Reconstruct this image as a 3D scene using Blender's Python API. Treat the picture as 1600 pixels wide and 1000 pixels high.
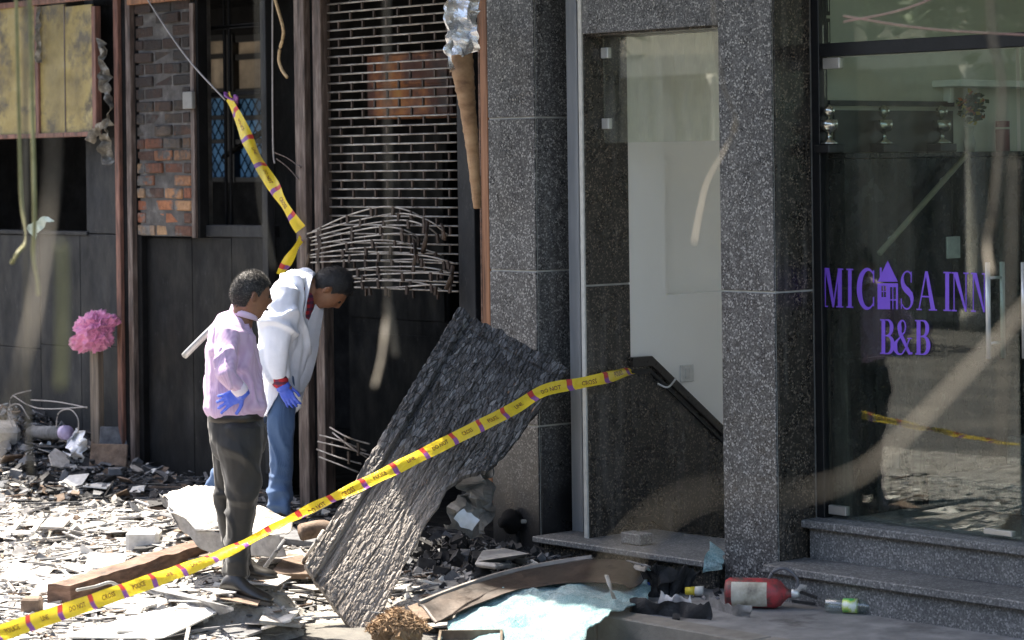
import bpy, bmesh, math, random
from mathutils import Vector, Matrix, noise
R = math.radians
random.seed(7)
for o in list(bpy.data.objects): bpy.data.objects.remove(o)
scene = bpy.context.scene
col = scene.collection

# ------------------------------------------------------------------ camera
FPX, YAW, ROLL, HORIZ = 4000.0, R(48), 0.013, 260.0
CAM = Vector((0, -9.93, 2.24))
cam_d = bpy.data.cameras.new('camera')
cam = bpy.data.objects.new('camera', cam_d); col.objects.link(cam)
cam_d.sensor_width = 36; cam_d.lens = FPX / 1600 * 36
cam_d.shift_y = -(500 - HORIZ) / 1600
cam_d.clip_start = 0.1; cam_d.clip_end = 600
cam_d.dof.use_dof = True; cam_d.dof.focus_distance = 14.2; cam_d.dof.aperture_fstop = 3.2
rot = Matrix.Rotation(YAW, 3, 'Z') @ Matrix.Rotation(R(90), 3, 'X') @ Matrix.Rotation(-ROLL, 3, 'Z')
cam.matrix_world = Matrix.Translation(CAM) @ rot.to_4x4()
scene.camera = cam

# ------------------------------------------------------------------ sky, sun, exposure
SUN_EL, SUN_TO = 60.0, Vector((-1.0, 0.0, 0)).normalized()
world = bpy.data.worlds.new('World'); scene.world = world; world.use_nodes = True
wn = world.node_tree.nodes; wl = world.node_tree.links
sky = wn.new('ShaderNodeTexSky'); sky.sky_type = 'NISHITA'; sky.sun_disc = False
sky.sun_elevation = R(SUN_EL); sky.sun_rotation = math.atan2(SUN_TO.x, SUN_TO.y)
sky.air_density = 1.0; sky.dust_density = 3.0; sky.ozone_density = 1.0
bg = wn['Background']; bg.inputs['Strength'].default_value = 0.15
wl.new(sky.outputs[0], bg.inputs[0])
sun_d = bpy.data.lights.new('sun', 'SUN'); sun_d.energy = 5.0; sun_d.angle = R(0.55); sun_d.color = (1, .95, .87)
sun = bpy.data.objects.new('sun', sun_d); col.objects.link(sun)
to_sun = SUN_TO * math.cos(R(SUN_EL)) + Vector((0, 0, math.sin(R(SUN_EL))))
sun.rotation_euler = to_sun.to_track_quat('Z', 'Y').to_euler()
scene.view_settings.view_transform = 'Standard'; scene.view_settings.look = 'None'
scene.view_settings.gamma = 1; scene.view_settings.use_curve_mapping = False
scene.view_settings.exposure = 2.0
scene.view_settings.use_white_balance = True; scene.view_settings.white_balance_temperature = 6950

# ------------------------------------------------------------------ photograph measuring helpers (pixel of the photograph -> place in the world)
RT, UP, FW = rot @ Vector((1, 0, 0)), rot @ Vector((0, 1, 0)), rot @ Vector((0, 0, -1))
def ray(px, py): return FW + RT * ((px - 800) / FPX) + UP * ((HORIZ - py) / FPX)
def PD(px, py, z): return CAM + ray(px, py) * z
def PY(px, py, Y): r = ray(px, py); return CAM + r * ((Y - CAM.y) / r.y)
def PX(px, py, X): r = ray(px, py); return CAM + r * ((X - CAM.x) / r.x)
def PZ(px, py, Z): r = ray(px, py); return CAM + r * ((Z - CAM.z) / r.z)
def xat(px, Y, py=400): return PY(px, py, Y).x
def zat(px, py, Y): return PY(px, py, Y).z
def depth(p): return (p - CAM).dot(FW)

# ------------------------------------------------------------------ mesh helpers
class MB:
    def __init__(s): s.v = []; s.f = []; s.m = []; s.mi = 0
    def add(s, vs, fs):
        b = len(s.v); s.v += [Vector(p) for p in vs]
        for f in fs: s.f.append([b + i for i in f]); s.m.append(s.mi)
        return s
    def hexa(s, p):
        return s.add(p, [(0,3,2,1),(4,5,6,7),(0,1,5,4),(1,2,6,5),(2,3,7,6),(3,0,4,7)])
    def box(s, x0, x1, y0, y1, z0, z1):
        if x0 > x1: x0, x1 = x1, x0
        if y0 > y1: y0, y1 = y1, y0
        if z0 > z1: z0, z1 = z1, z0
        return s.hexa([(x0,y0,z0),(x1,y0,z0),(x1,y1,z0),(x0,y1,z0),(x0,y0,z1),(x1,y0,z1),(x1,y1,z1),(x0,y1,z1)])
    def obox(s, c, ax, ay, az):          # centre and three half axes
        c, ax, ay, az = map(Vector, (c, ax, ay, az))
        return s.hexa([c-ax-ay-az, c+ax-ay-az, c+ax+ay-az, c-ax+ay-az, c-ax-ay+az, c+ax-ay+az, c+ax+ay+az, c-ax+ay+az])
    def loft(s, rings, cap=True):
        b = len(s.v); n = len(rings[0])
        for r in rings: s.v += [Vector(p) for p in r]
        for i in range(len(rings) - 1):
            for k in range(n):
                s.f.append([b+i*n+k, b+i*n+(k+1) % n, b+(i+1)*n+(k+1) % n, b+(i+1)*n+k]); s.m.append(s.mi)
        if cap:
            s.f.append([b+k for k in range(n)][::-1]); s.m.append(s.mi)
            s.f.append([b+(len(rings)-1)*n+k for k in range(n)]); s.m.append(s.mi)
        return s
    def tube(s, pts, rad, n=8, hint=None, flat=1.0, cap=True):
        pts = [Vector(p) for p in pts]; rings = []
        rad = rad if isinstance(rad, (list, tuple)) else [rad] * len(pts)
        h = Vector(hint) if hint else Vector((0.31, 0.21, 0.93))
        for i, p in enumerate(pts):
            t = (pts[min(i+1, len(pts)-1)] - pts[max(i-1, 0)]).normalized()
            if abs(t.dot(h.normalized())) > .97: h2 = Vector((1, 0, 0))
            else: h2 = h
            a = t.cross(h2).normalized(); c = a.cross(t).normalized()
            rings.append([p + a*math.cos(q)*rad[i] + c*math.sin(q)*rad[i]*flat for q in [2*math.pi*k/n for k in range(n)]])
        return s.loft(rings, cap)
    def lathe(s, base, axis, prof, n=20):   # prof: (distance along axis, radius)
        base = Vector(base); axis = Vector(axis).normalized()
        a = axis.orthogonal().normalized(); c = axis.cross(a)
        return s.loft([[base + axis*d + (a*math.cos(q) + c*math.sin(q))*max(r, 1e-4) for q in [2*math.pi*k/n for k in range(n)]] for d, r in prof])
    def prism(s, poly, off):               # polygon of 3d points, extruded
        poly = [Vector(p) for p in poly]; off = Vector(off); n = len(poly); b = len(s.v)
        s.v += poly + [p + off for p in poly]
        s.f.append(list(range(b, b+n))); s.m.append(s.mi)
        s.f.append(list(range(b+n, b+2*n))[::-1]); s.m.append(s.mi)
        for k in range(n): s.f.append([b+k, b+n+k, b+n+(k+1) % n, b+(k+1) % n]); s.m.append(s.mi)
        return s
    def build(s, name, mat, parent=None, smooth=False, bevel=0, origin=None, segs=1):
        me = bpy.data.meshes.new(name)
        o0 = Vector(origin) if origin is not None else Vector((0, 0, 0))
        me.from_pydata([tuple(p - o0) for p in s.v], [], s.f)
        mats = mat if isinstance(mat, (list, tuple)) else [mat]
        for m in mats: me.materials.append(m)
        me.polygons.foreach_set('material_index', s.m)
        bm = bmesh.new(); bm.from_mesh(me); bmesh.ops.recalc_face_normals(bm, faces=bm.faces); bm.to_mesh(me); bm.free()
        if smooth: me.polygons.foreach_set('use_smooth', [True]*len(me.polygons))
        o = bpy.data.objects.new(name, me); col.objects.link(o); o.location = o0
        if parent: setparent(o, parent)
        if bevel:
            md = o.modifiers.new('bevel', 'BEVEL'); md.width = bevel; md.segments = segs; md.limit_method = 'ANGLE'
        return o
def setparent(o, parent):
    o.parent = parent
    o.location = o.location - world_loc(parent)
def world_loc(o):
    l = o.location.copy()
    while o.parent: o = o.parent; l += o.location
    return l
def tag(o, label=None, cat=None, group=None, kind=None):
    if label: o['label'] = label
    if cat: o['category'] = cat
    if group: o['group'] = group
    if kind: o['kind'] = kind
    return o
def thing(name, label, cat, loc=(0, 0, 0), group=None):
    o = bpy.data.objects.new(name, None); col.objects.link(o); o.location = loc
    o.empty_display_size = .1
    return tag(o, label, cat, group)
def share(src, name, parent=None, mat=None):   # another object on the same mesh
    o = src.copy(); o.name = name; col.objects.link(o)
    if parent: o.parent = parent
    return o
def remesh(o, voxel, smooth_it=3, fac=.5):
    m = o.modifiers.new('r', 'REMESH'); m.mode = 'VOXEL'; m.voxel_size = voxel; m.use_smooth_shade = True
    if smooth_it:
        k = o.modifiers.new('s', 'SMOOTH'); k.iterations = smooth_it; k.factor = fac
    bpy.context.view_layer.update()
    dg = bpy.context.evaluated_depsgraph_get()
    me = bpy.data.meshes.new_from_object(o.evaluated_get(dg))
    mats = [x for x in o.data.materials]
    o.modifiers.clear(); o.data = me
    me.materials.clear()
    for x in mats: me.materials.append(x)
    me.polygons.foreach_set('use_smooth', [True]*len(me.polygons))
    me.polygons.foreach_set('material_index', [0]*len(me.polygons))
    return o
def nz(p, sc=1.0, off=0.0): return noise.noise(Vector((p[0]*sc+off, p[1]*sc+off*.7, p[2]*sc-off)))
def lerp(a, b, t): return a + (b - a) * t
def interp(x, tab):
    if x <= tab[0][0]: return tab[0][1]
    for (a, b), (c, d) in zip(tab, tab[1:]):
        if x <= c: return lerp(b, d, (x - a) / (c - a))
    return tab[-1][1]
def smooth_path(pts, n=6):                      # Catmull-Rom
    pts = [Vector(p) for p in pts]; out = []
    for i in range(len(pts) - 1):
        p0, p1, p2, p3 = pts[max(i-1, 0)], pts[i], pts[i+1], pts[min(i+2, len(pts)-1)]
        for k in range(n):
            t = k / n
            out.append(.5*((2*p1) + (p2-p0)*t + (2*p0-5*p1+4*p2-p3)*t*t + (3*p1-p0-3*p2+p3)*t**3))
    return out + [pts[-1]]

# ------------------------------------------------------------------ materials
def mk(name):
    m = bpy.data.materials.new(name); m.use_nodes = True
    nt = m.node_tree; return m, nt, nt.nodes['Principled BSDF']
def nd(nt, typ, **kw):
    n = nt.nodes.new(typ)
    for k, v in kw.items():
        if k in n.inputs.keys(): n.inputs[k].default_value = v
        else: setattr(n, k, v)
    return n
def coords(nt, mode='pos', scale=(1, 1, 1)):
    if mode == 'pos': src = nd(nt, 'ShaderNodeNewGeometry').outputs['Position']
    elif mode == 'uv': src = nd(nt, 'ShaderNodeTexCoord').outputs['UV']
    else: src = nd(nt, 'ShaderNodeTexCoord').outputs['Object']
    mp = nd(nt, 'ShaderNodeMapping'); mp.inputs['Scale'].default_value = scale
    nt.links.new(src, mp.inputs['Vector']); return mp.outputs[0]
def ramp(nt, fac, stops):
    r = nd(nt, 'ShaderNodeValToRGB'); e = r.color_ramp.elements
    while len(e) < len(stops): e.new(.5)
    for i, (p, c) in enumerate(stops): e[i].position = p; e[i].color = (c[0], c[1], c[2], 1) if not isinstance(c, (int, float)) else (c, c, c, 1)
    nt.links.new(fac, r.inputs[0]); return r.outputs[0]
def nse(nt, vec, scale, detail=4, rough=.6):
    n = nd(nt, 'ShaderNodeTexNoise'); n.inputs['Scale'].default_value = scale; n.inputs['Detail'].default_value = detail; n.inputs['Roughness'].default_value = rough
    nt.links.new(vec, n.inputs['Vector']); return n.outputs['Fac']
def mixc(nt, a, b, fac, typ='MIX'):
    m = nd(nt, 'ShaderNodeMix', data_type='RGBA', blend_type=typ)
    for sock, v in ((m.inputs[0], fac), (m.inputs[6], a), (m.inputs[7], b)):
        if hasattr(v, 'links') or isinstance(v, bpy.types.NodeSocket): nt.links.new(v, sock)
        else: sock.default_value = v if isinstance(v, (int, float)) else (*v, 1)
    return m.outputs[2]
def bump(nt, p, h, dist=.004, st=1.0):
    b = nd(nt, 'ShaderNodeBump'); b.inputs['Distance'].default_value = dist; b.inputs['Strength'].default_value = st
    nt.links.new(h, b.inputs['Height']); nt.links.new(b.outputs[0], p.inputs['Normal'])
def mat_noise(name, stops, scale=5, detail=6, rough=(.6, .9), bmp=0.0, bscale=None, mode='pos', stretch=(1, 1, 1), metal=0.0, spec=.5, dirt=None):
    m, nt, p = mk(name); v = coords(nt, mode, stretch)
    f = nse(nt, v, scale, detail); c = ramp(nt, f, stops)
    if dirt:
        f2 = ramp(nt, nse(nt, v, dirt[0], 5, .7), [(dirt[1], 0), (dirt[2], 1)]); c = mixc(nt, c, dirt[3], f2)
    nt.links.new(c, p.inputs['Base Color'])
    nt.links.new(ramp(nt, nse(nt, v, scale*1.7, 3), [(.3, rough[0]), (.7, rough[1])]), p.inputs['Roughness'])
    p.inputs['Metallic'].default_value = metal; p.inputs['Specular IOR Level'].default_value = spec
    if bmp: bump(nt, p, nse(nt, v, bscale or scale*3, 6, .7), bmp)
    return m
def granite(name, dark, mid, light, rough=.22, soot=None):
    m, nt, p = mk(name); v = coords(nt)
    vo = nd(nt, 'ShaderNodeTexVoronoi', feature='F1'); vo.inputs['Scale'].default_value = 120; nt.links.new(v, vo.inputs['Vector'])
    a = ramp(nt, vo.outputs['Color'], [(.36, dark), (.56, mid), (.72, mid), (.80, light)])
    n2 = nse(nt, v, 210, 3, .8)
    a = mixc(nt, a, ramp(nt, n2, [(.45, dark), (.60, mid), (.70, light)]), .35)
    big = ramp(nt, nse(nt, v, 1.6, 5), [(.3, .82), (.7, 1.12)])
    a = mixc(nt, a, big, 1.0, 'MULTIPLY')
    streak = ramp(nt, nse(nt, coords(nt, 'pos', (9, 9, .8)), 1.0, 5, .7), [(.52, 0), (.8, 1)])
    dusty = mixc(nt, a, (.30, .29, .27), nd_mul(nt, streak, .32))
    if soot is not None:      # burnt residue left on the stone, heavier where the fire was
        sx = nd(nt, 'ShaderNodeSeparateXYZ'); nt.links.new(nd(nt, 'ShaderNodeNewGeometry').outputs['Position'], sx.inputs[0])
        mr = nd(nt, 'ShaderNodeMapRange'); mr.inputs[1].default_value = soot[0]; mr.inputs[2].default_value = soot[1]
        ad = nd(nt, 'ShaderNodeMath', operation='MULTIPLY_ADD'); nt.links.new(nse(nt, v, 2.2, 5), ad.inputs[0]); ad.inputs[1].default_value = 1.1
        nt.links.new(sx.outputs['Z'], ad.inputs[2]); nt.links.new(ad.outputs[0], mr.inputs[0])
        dusty = mixc(nt, (.014, .014, .015), dusty, mr.outputs[0])
    nt.links.new(dusty, p.inputs['Base Color'])
    nt.links.new(ramp(nt, nse(nt, v, 7, 5), [(.3, rough), (.75, rough + .25)]), p.inputs['Roughness'])
    bump(nt, p, nse(nt, v, 60, 3), .0006)
    return m
def nd_mul(nt, a, k):
    n = nd(nt, 'ShaderNodeMath', operation='MULTIPLY'); nt.links.new(a, n.inputs[0]); n.inputs[1].default_value = k; return n.outputs[0]
def plain(name, c, rough=.5, metal=0, spec=.5, var=.12, vs=20, bmp=0):
    d = tuple(max(0, x*(1-var*1.5)) for x in c); l = tuple(min(1, x*(1+var)) for x in c)
    return mat_noise(name, [(.3, d), (.7, l)], vs, 5, (rough*.85, min(1, rough*1.15)), bmp, None, 'pos', (1, 1, 1), metal, spec)
def glass_mat(name, tint=(.86, .92, .88), f0=.045, rough=0.0, dirt=.06):
    m = bpy.data.materials.new(name); m.use_nodes = True; nt = m.node_tree; nt.nodes.clear()
    out = nd(nt, 'ShaderNodeOutputMaterial'); tr = nd(nt, 'ShaderNodeBsdfTransparent'); tr.inputs[0].default_value = (*tint, 1)
    gl = nd(nt, 'ShaderNodeBsdfGlossy'); gl.inputs['Roughness'].default_value = rough; gl.inputs[0].default_value = (1, 1, 1, 1)
    lw = nd(nt, 'ShaderNodeLayerWeight'); lw.inputs[0].default_value = .5
    pw = nd(nt, 'ShaderNodeMath', operation='POWER'); nt.links.new(lw.outputs['Facing'], pw.inputs[0]); pw.inputs[1].default_value = 4.0
    ma = nd(nt, 'ShaderNodeMath', operation='MULTIPLY_ADD'); nt.links.new(pw.outputs[0], ma.inputs[0]); ma.inputs[1].default_value = 1 - f0; ma.inputs[2].default_value = f0
    mx = nd(nt, 'ShaderNodeMixShader'); nt.links.new(ma.outputs[0], mx.inputs[0]); nt.links.new(tr.outputs[0], mx.inputs[1]); nt.links.new(gl.outputs[0], mx.inputs[2])
    df = nd(nt, 'ShaderNodeBsdfDiffuse'); df.inputs[0].default_value = (.45, .45, .42, 1)
    mx2 = nd(nt, 'ShaderNodeMixShader')
    v = coords(nt, 'pos', (6, 6, 1.2)); dd = ramp(nt, nse(nt, v, 2.0, 6, .75), [(.4, 0), (.85, 1)])
    nt.links.new(nd_mul(nt, dd, dirt), mx2.inputs[0]); nt.links.new(mx.outputs[0], mx2.inputs[1]); nt.links.new(df.outputs[0], mx2.inputs[2])
    nt.links.new(mx2.outputs[0], out.inputs[0]); return m

M = {}
M['granite'] = granite('granite_polished', (.026, .026, .027), (.125, .125, .126), (.40, .395, .38), .2)
M['granite_p'] = granite('granite_sooty_foot', (.026, .026, .027), (.125, .125, .126), (.40, .395, .38), .22, soot=(.62, 1.5))
M['granite_dk'] = granite('granite_brown', (.010, .009, .008), (.042, .038, .032), (.22, .18, .14), .18)  # dark stone, also carries the shade of the pillar sides in its colour
M['granite_step'] = granite('granite_step', (.07, .071, .072), (.16, .16, .158), (.34, .335, .325), .5)
M['grout'] = plain('grout', (.42, .42, .39), .9)
M['steel_gr'] = mat_noise('grey_metal_strip', [(.3, (.22, .24, .26)), (.7, (.30, .32, .34))], 3, 5, (.35, .5), 0, None, 'pos', (6, 6, .6), .3)
M['dk_frame'] = plain('dark_frame_metal', (.014, .015, .017), .35, .3)
M['steel'] = mat_noise('brushed_steel', [(.3, (.50, .50, .48)), (.7, (.66, .66, .64))], 12, 4, (.3, .45), 0, None, 'pos', (1, 1, .1), .45)
M['white_wall'] = mat_noise('white_wall', [(.25, (.84, .83, .77)), (.75, (.90, .89, .83))], 1.2, 6, (.7, .9), .0006, 80)
M['cream_wall'] = mat_noise('cream_wall', [(.25, (.66, .64, .54)), (.75, (.73, .70, .60))], 1.2, 6, (.6, .85), .0006, 80)
M['soot'] = mat_noise('soot', [(.3, (.003, .003, .003)), (.55, (.006, .006, .0065)), (.75, (.013, .013, .014))], 4, 8, (.6, .95), .006, 22, 'pos', (1, 1, 1), 0, .15)
M['soot_panel'] = mat_noise('soot_panel', [(.30, (.0035, .0035, .004)), (.58, (.0065, .007, .0075)), (.78, (.018, .019, .021))], 3, 8, (.45, .85), .002, 30, 'pos', (1.6, 1.6, .7), 0, .18, (24, .64, .74, (.045, .045, .048)))
M['soot_grey'] = mat_noise('soot_grey', [(.30, (.010, .011, .0125)), (.58, (.017, .0185, .021)), (.78, (.034, .037, .041))], 3, 8, (.45, .8), .002, 30, 'pos', (1.6, 1.6, .7), 0, .22, (24, .62, .76, (.06, .06, .064)))
M['rust'] = mat_noise('rusty_steel', [(.30, (.028, .022, .020)), (.5, (.085, .06, .05)), (.72, (.19, .155, .135))], 6, 8, (.5, .85), .001, 40, 'pos', (5, 5, .7), .2)
M['rust_red'] = mat_noise('red_rusty_steel', [(.30, (.05, .03, .026)), (.5, (.16, .075, .055)), (.72, (.28, .14, .10))], 6, 8, (.5, .85), .001, 40, 'pos', (5, 5, .7), .2)
M['grille'] = mat_noise('grille_rod', [(.30, (.10, .085, .075)), (.5, (.26, .24, .22)), (.72, (.44, .42, .39))], 9, 6, (.35, .6), 0, None, 'pos', (1, 1, 1), .5)
M['link'] = mat_noise('grille_link', [(.3, (.018, .013, .011)), (.7, (.075, .05, .036))], 14, 5, (.5, .8), 0, None, 'pos', (1, 1, 1), .3)
M['wood_or'] = mat_noise('scorched_door_frame', [(.3, (.07, .03, .015)), (.5, (.23, .10, .045)), (.75, (.36, .18, .09))], 3, 7, (.5, .8), .001, 40, 'pos', (14, 14, .5))
M['wood_br'] = mat_noise('burnt_brown_wood', [(.28, (.028, .016, .011)), (.5, (.11, .058, .036)), (.75, (.2, .12, .08))], 3, 8, (.5, .9), .004, 30, 'pos', (2.5, 2.5, 9))
M['duct'] = mat_noise('brown_duct', [(.3, (.12, .062, .03)), (.5, (.25, .145, .075)), (.72, (.35, .225, .125))], 7, 6, (.55, .85), .002, 40, 'pos', (1, 1, 2), 0, .4, (3.0, .62, .75, (.04, .03, .025)))
M['foil'] = mat_noise('foil', [(.3, (.55, .57, .6)), (.7, (.8, .82, .85))], 9, 5, (.15, .35), .006, 30, 'pos', (1, 1, 1), 1.0)
M['black'] = plain('black_plastic', (.012, .012, .013), .4)

# ================================================================== SETTING
_pads = [(PD(352, 921, 13.31), .15, .045), (PD(418, 944, 13.26), .15, -.022), (PD(395, 901, 13.64), .2, .058), (PD(450, 808, 15.57), .24, .115), (PD(345, 780, 15.92), .24, .185)]
def gh(x, y):
    h = gh0(x, y); W = 0; A = 0
    for c, r, t in _pads:
        d = (x - c.x)**2 + (y - c.y)**2
        if d < 4*r*r: w = math.exp(-(d/(r*r))**2*.9); W += w; A += w*t
    return h if W < 1e-6 else lerp(h, A/W, min(1, W))
def gh0(x, y):                       # height of the littered ground
    kerb = min(1, max(0, (y + 1.5) / .5))
    h = lerp(-.115, .0, kerb)
    h += .035*nz((x, y, 0), 1.1) + .022*nz((x, y, 3), 3.7) + .010*nz((x, y, 5), 11)
    d = math.hypot((x + 17.2)/2.0, (y - .1)/.8); h += .34*math.exp(-d*d*1.3)
    d = math.hypot((x + 12.6)/1.0, (y + .95)/.6); h += .05*math.exp(-d*d*1.6)
    if y > -.5: h += .07*min(1, (y + .5)/.5)*min(1, max(0, (-12.4 - x)/.8))
    d = math.hypot(x + 10.35, y + 1.75); h -= .12*math.exp(-(d/.45)**2)
    right = min(1, max(0, (x + 10.35)/.55)); right = right*right*(3-2*right)
    return lerp(h, -.30, right)
M['asphalt'] = mat_noise('street_asphalt', [(.3, (.05, .05, .05)), (.7, (.09, .088, .084))], 30, 6, (.8, .95), .003, 150, 'pos', (1, 1, 1), 0, .3, (.8, .45, .7, (.16, .15, .135)))
M['ash'] = mat_noise('ashy_ground', [(.28, (.045, .043, .042)), (.47, (.20, .19, .18)), (.62, (.40, .385, .36)), (.8, (.6, .58, .54))], 9, 10, (.8, 1), .02, 45, 'pos', (1, 1, 1), 0, .3)
# ground blackens towards the wall: fire char, plus wall shade put into the colour
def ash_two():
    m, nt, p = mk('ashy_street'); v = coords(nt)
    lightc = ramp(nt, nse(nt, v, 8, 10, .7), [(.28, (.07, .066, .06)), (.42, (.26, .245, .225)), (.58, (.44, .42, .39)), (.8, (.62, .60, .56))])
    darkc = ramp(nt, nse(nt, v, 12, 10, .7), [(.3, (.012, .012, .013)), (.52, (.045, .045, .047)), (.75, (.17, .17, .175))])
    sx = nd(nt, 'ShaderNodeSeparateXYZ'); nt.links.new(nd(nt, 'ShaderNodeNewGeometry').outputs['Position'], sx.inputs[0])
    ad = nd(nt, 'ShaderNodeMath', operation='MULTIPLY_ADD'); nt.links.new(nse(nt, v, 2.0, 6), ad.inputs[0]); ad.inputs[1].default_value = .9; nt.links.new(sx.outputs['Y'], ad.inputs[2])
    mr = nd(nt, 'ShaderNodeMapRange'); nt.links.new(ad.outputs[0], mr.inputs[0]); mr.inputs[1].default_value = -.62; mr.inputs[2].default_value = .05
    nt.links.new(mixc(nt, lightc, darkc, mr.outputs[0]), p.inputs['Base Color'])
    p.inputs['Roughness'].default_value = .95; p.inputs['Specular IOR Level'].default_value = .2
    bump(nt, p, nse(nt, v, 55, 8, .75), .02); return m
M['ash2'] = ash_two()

g = MB().add([(-300, -300, -.17), (300, -300, -.17), (300, 300, -.17), (-300, 300, -.17)], [(0, 1, 2, 3)]).build('street_ground', M['asphalt'])
tag(g, kind='structure')
mb = MB(); NX, NY = 300, 130; X0, X1, Y0, Y1 = -25, -9.75, -6.2, .34
for j in range(NY + 1):
    for i in range(NX + 1):
        x, y = lerp(X0, X1, i/NX), lerp(Y0, Y1, j/NY)
        e = min(1, (y - Y0)/.6, (x - X0)/.6)
        mb.v.append(Vector((x, y, lerp(-.2, gh(x, y), max(0, e)))))
for j in range(NY):
    for i in range(NX):
        a = j*(NX+1) + i; mb.f.append([a, a+1, a+NX+2, a+NX+1]); mb.m.append(0)
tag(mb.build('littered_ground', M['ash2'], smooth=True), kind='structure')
# pavement: granite-chip slabs with a kerb
M['pave'] = mat_noise('pavement_concrete', [(.3, (.13, .13, .13)), (.55, (.20, .20, .20)), (.75, (.29, .285, .28))], 6, 9, (.6, .9), .002, 90, 'pos', (1, 1, 1), 0, .35, (2.4, .56, .7, (.06, .058, .056)))
M['kerb'] = mat_noise('kerb_stone', [(.3, (.10, .095, .085)), (.7, (.2, .19, .17))], 5, 8, (.7, .95), .003, 60)
pv = MB().box(-24, 6, -.86, .38, -.3, -.022).build('pavement', M['pave']); tag(pv, kind='structure')
xx = -24.0
while xx < 6:
    w = 1.05
    k = MB().box(xx + .004, xx + w - .004, -1.03, -.865, -.3, -.014).build('kerb_stone', M['kerb'], bevel=.008); setparent(k, pv); xx += w

# ------------------------------------------------------------------ granite building
JP = .0055
xA0, xA1 = xat(765, 0), xat(838, 0)            # left pilaster
xC0, xC1 = xat(1126, 0), xat(1210, 0)          # right pillar
xJ = xat(916, .05)                             # door jamb front corner
yP = .28; DOORY = PX(1272, 500, xC1).y         # depth of the glass door line
TOPZ = 3.85
gb = thing('granite_building', 'dark speckled granite shopfront with light joints between its stone slabs', 'building', (xC0, .2, 0))
def panel(x0, x1, y0, y1, z0, z1, mat, parent=None): return MB().box(x0, x1, y0, y1, z0, z1).build('granite_slab', mat, parent or gb, bevel=.0025, origin=((x0+x1)/2, (y0+y1)/2, (z0+z1)/2))
T = .014
# core behind the slabs shows in the joints
MB().box(xA0+.002, xA1-T+.004, T-.004, .44, -.1, TOPZ).build('pier_core', M['grout'], gb)
zs = [-.02, .745, 1.635, 2.52, 3.41, TOPZ]
for a, b in zip(zs, zs[1:]):
    panel(xA0, xA1 - JP, 0, T, a + JP, b - JP, M['granite_p'])
    panel(xA1 - T, xA1, T + JP, yP, a + JP, b - JP, M['granite_p'])
# metal strip, dark gap and the jamb of the stair door
xs0, xs1 = xat(890, .2), xat(907, .2)
MB().box(xs0, xs1, .19, .25, -.02, TOPZ).build('metal_strip', M['steel_gr'], gb, bevel=.004)
MB().box(xA1 - .1, xJ - .034, .29, .46, -.02, TOPZ).build('recess_wall', M['black'], gb)
jy1 = PX(985, 500, xJ).y
MB().box(xJ - .03, xJ - T + .004, .05 + T - .004, jy1, -.02, TOPZ).build('jamb_core', M['grout'], gb)
for a, b in ((.12, 1.56), (1.56, 3.4)):
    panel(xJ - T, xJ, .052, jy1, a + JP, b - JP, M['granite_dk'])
MB().box(xJ - .034, xJ - .002, .036, .05, .0, TOPZ).build('jamb_trim', M['grout'], gb, bevel=.003)
# lintel of the stair door
zl = zat(1020, 46, .05)
MB().box(xJ - .03, xC0 - .002, .05 + T, .40, zl + .003, TOPZ).build('lintel_core', M['grout'], gb)
panel(xJ + .002, xC0 - .004, .036, .05 + T - .002, zl, TOPZ, M['granite'])
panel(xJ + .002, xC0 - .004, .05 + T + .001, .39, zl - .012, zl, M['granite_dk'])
# right pillar
MB().box(xC0 + T, xC1 - T + .004, T - .004, DOORY + .02, -.1, TOPZ).build('pillar_core', M['grout'], gb)
for a, b in ((-.02, 1.565), (1.565, TOPZ)):
    panel(xC0, xC1 - JP, 0, T, a + JP, b - JP, M['granite'])
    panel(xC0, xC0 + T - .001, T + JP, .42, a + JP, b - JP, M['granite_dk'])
    panel(xC1 - T, xC1, T + JP, DOORY - .005, a + JP, b - JP, M['granite_dk'])  # side faces: their shade is put into the darker stone colour
# upper storey and the projecting balconies that shade the front
M['plaster'] = mat_noise('plaster_upper', [(.3, (.42, .40, .35)), (.7, (.52, .50, .44))], 1.5, 8, (.8, .95), .002, 60)
MB().box(-13.3, 4, .0, 4.2, TOPZ + .252, 9).build('upper_wall', M['plaster'], gb)
MB().box(-13.3, 4, -1.1, 4.2, TOPZ, TOPZ + .25).build('balcony_slab', M['plaster'], gb, bevel=.01)

# stair door: threshold, walls of the stairwell
th = thing('door_threshold', 'grey granite threshold slab before the open stair doorway', 'threshold', (xJ, 0, 0))
MB().box(xJ - .30, xC0 - .003, -.12, .56, .10, .135).build('slab', M['granite_step'], th, bevel=.006)
MB().box(xJ - .26, xC0 - .02, -.06, .5, -.02, .10).build('riser', M['granite_dk'], th)
sw = thing('stairwell', 'pale stairwell inside the open doorway with granite dado and sloping dark trim', 'stairwell', (xJ, .6, 0))
wy0, wy1, wx = jy1, 4.2, xJ - .012
ny0 = PX(1040, 400, wx).y; nzb = PX(1080, 459, wx).z
wz1 = 3.4
wall = MB()
wall.box(wx - .12, wx, wy0, ny0, -1.6, wz1); wall.box(wx - .12, wx, ny0, wy1, -1.6, nzb); wall.box(wx - .16, wx - .10, ny0, wy1, nzb, wz1)
wall.build('side_wall', M['white_wall'], sw)
MB().box(wx - .1, xC0 + .13, wy1, wy1 + .1, -1.6, .7).build('end_wall', M['white_wall'], sw)  # kept low: opening above is added to let rear daylight brighten the stairs
MB().box(xC0 + .03, xC0 + .13, .42, wy1, -1.6, wz1).build('far_wall', M['white_wall'], sw)
MB().box(wx - .2, xC0 + .13, jy1, wy1, wz1, wz1 + .1).build('ceiling', M['white_wall'], sw)
sl = PX(1016, 556, wx + .02); se = PX(1131, 668, wx + .02); l0 = PX(986, 556, wx + .02)
slope = (se.z - sl.z) / (se.y - sl.y)
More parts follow.
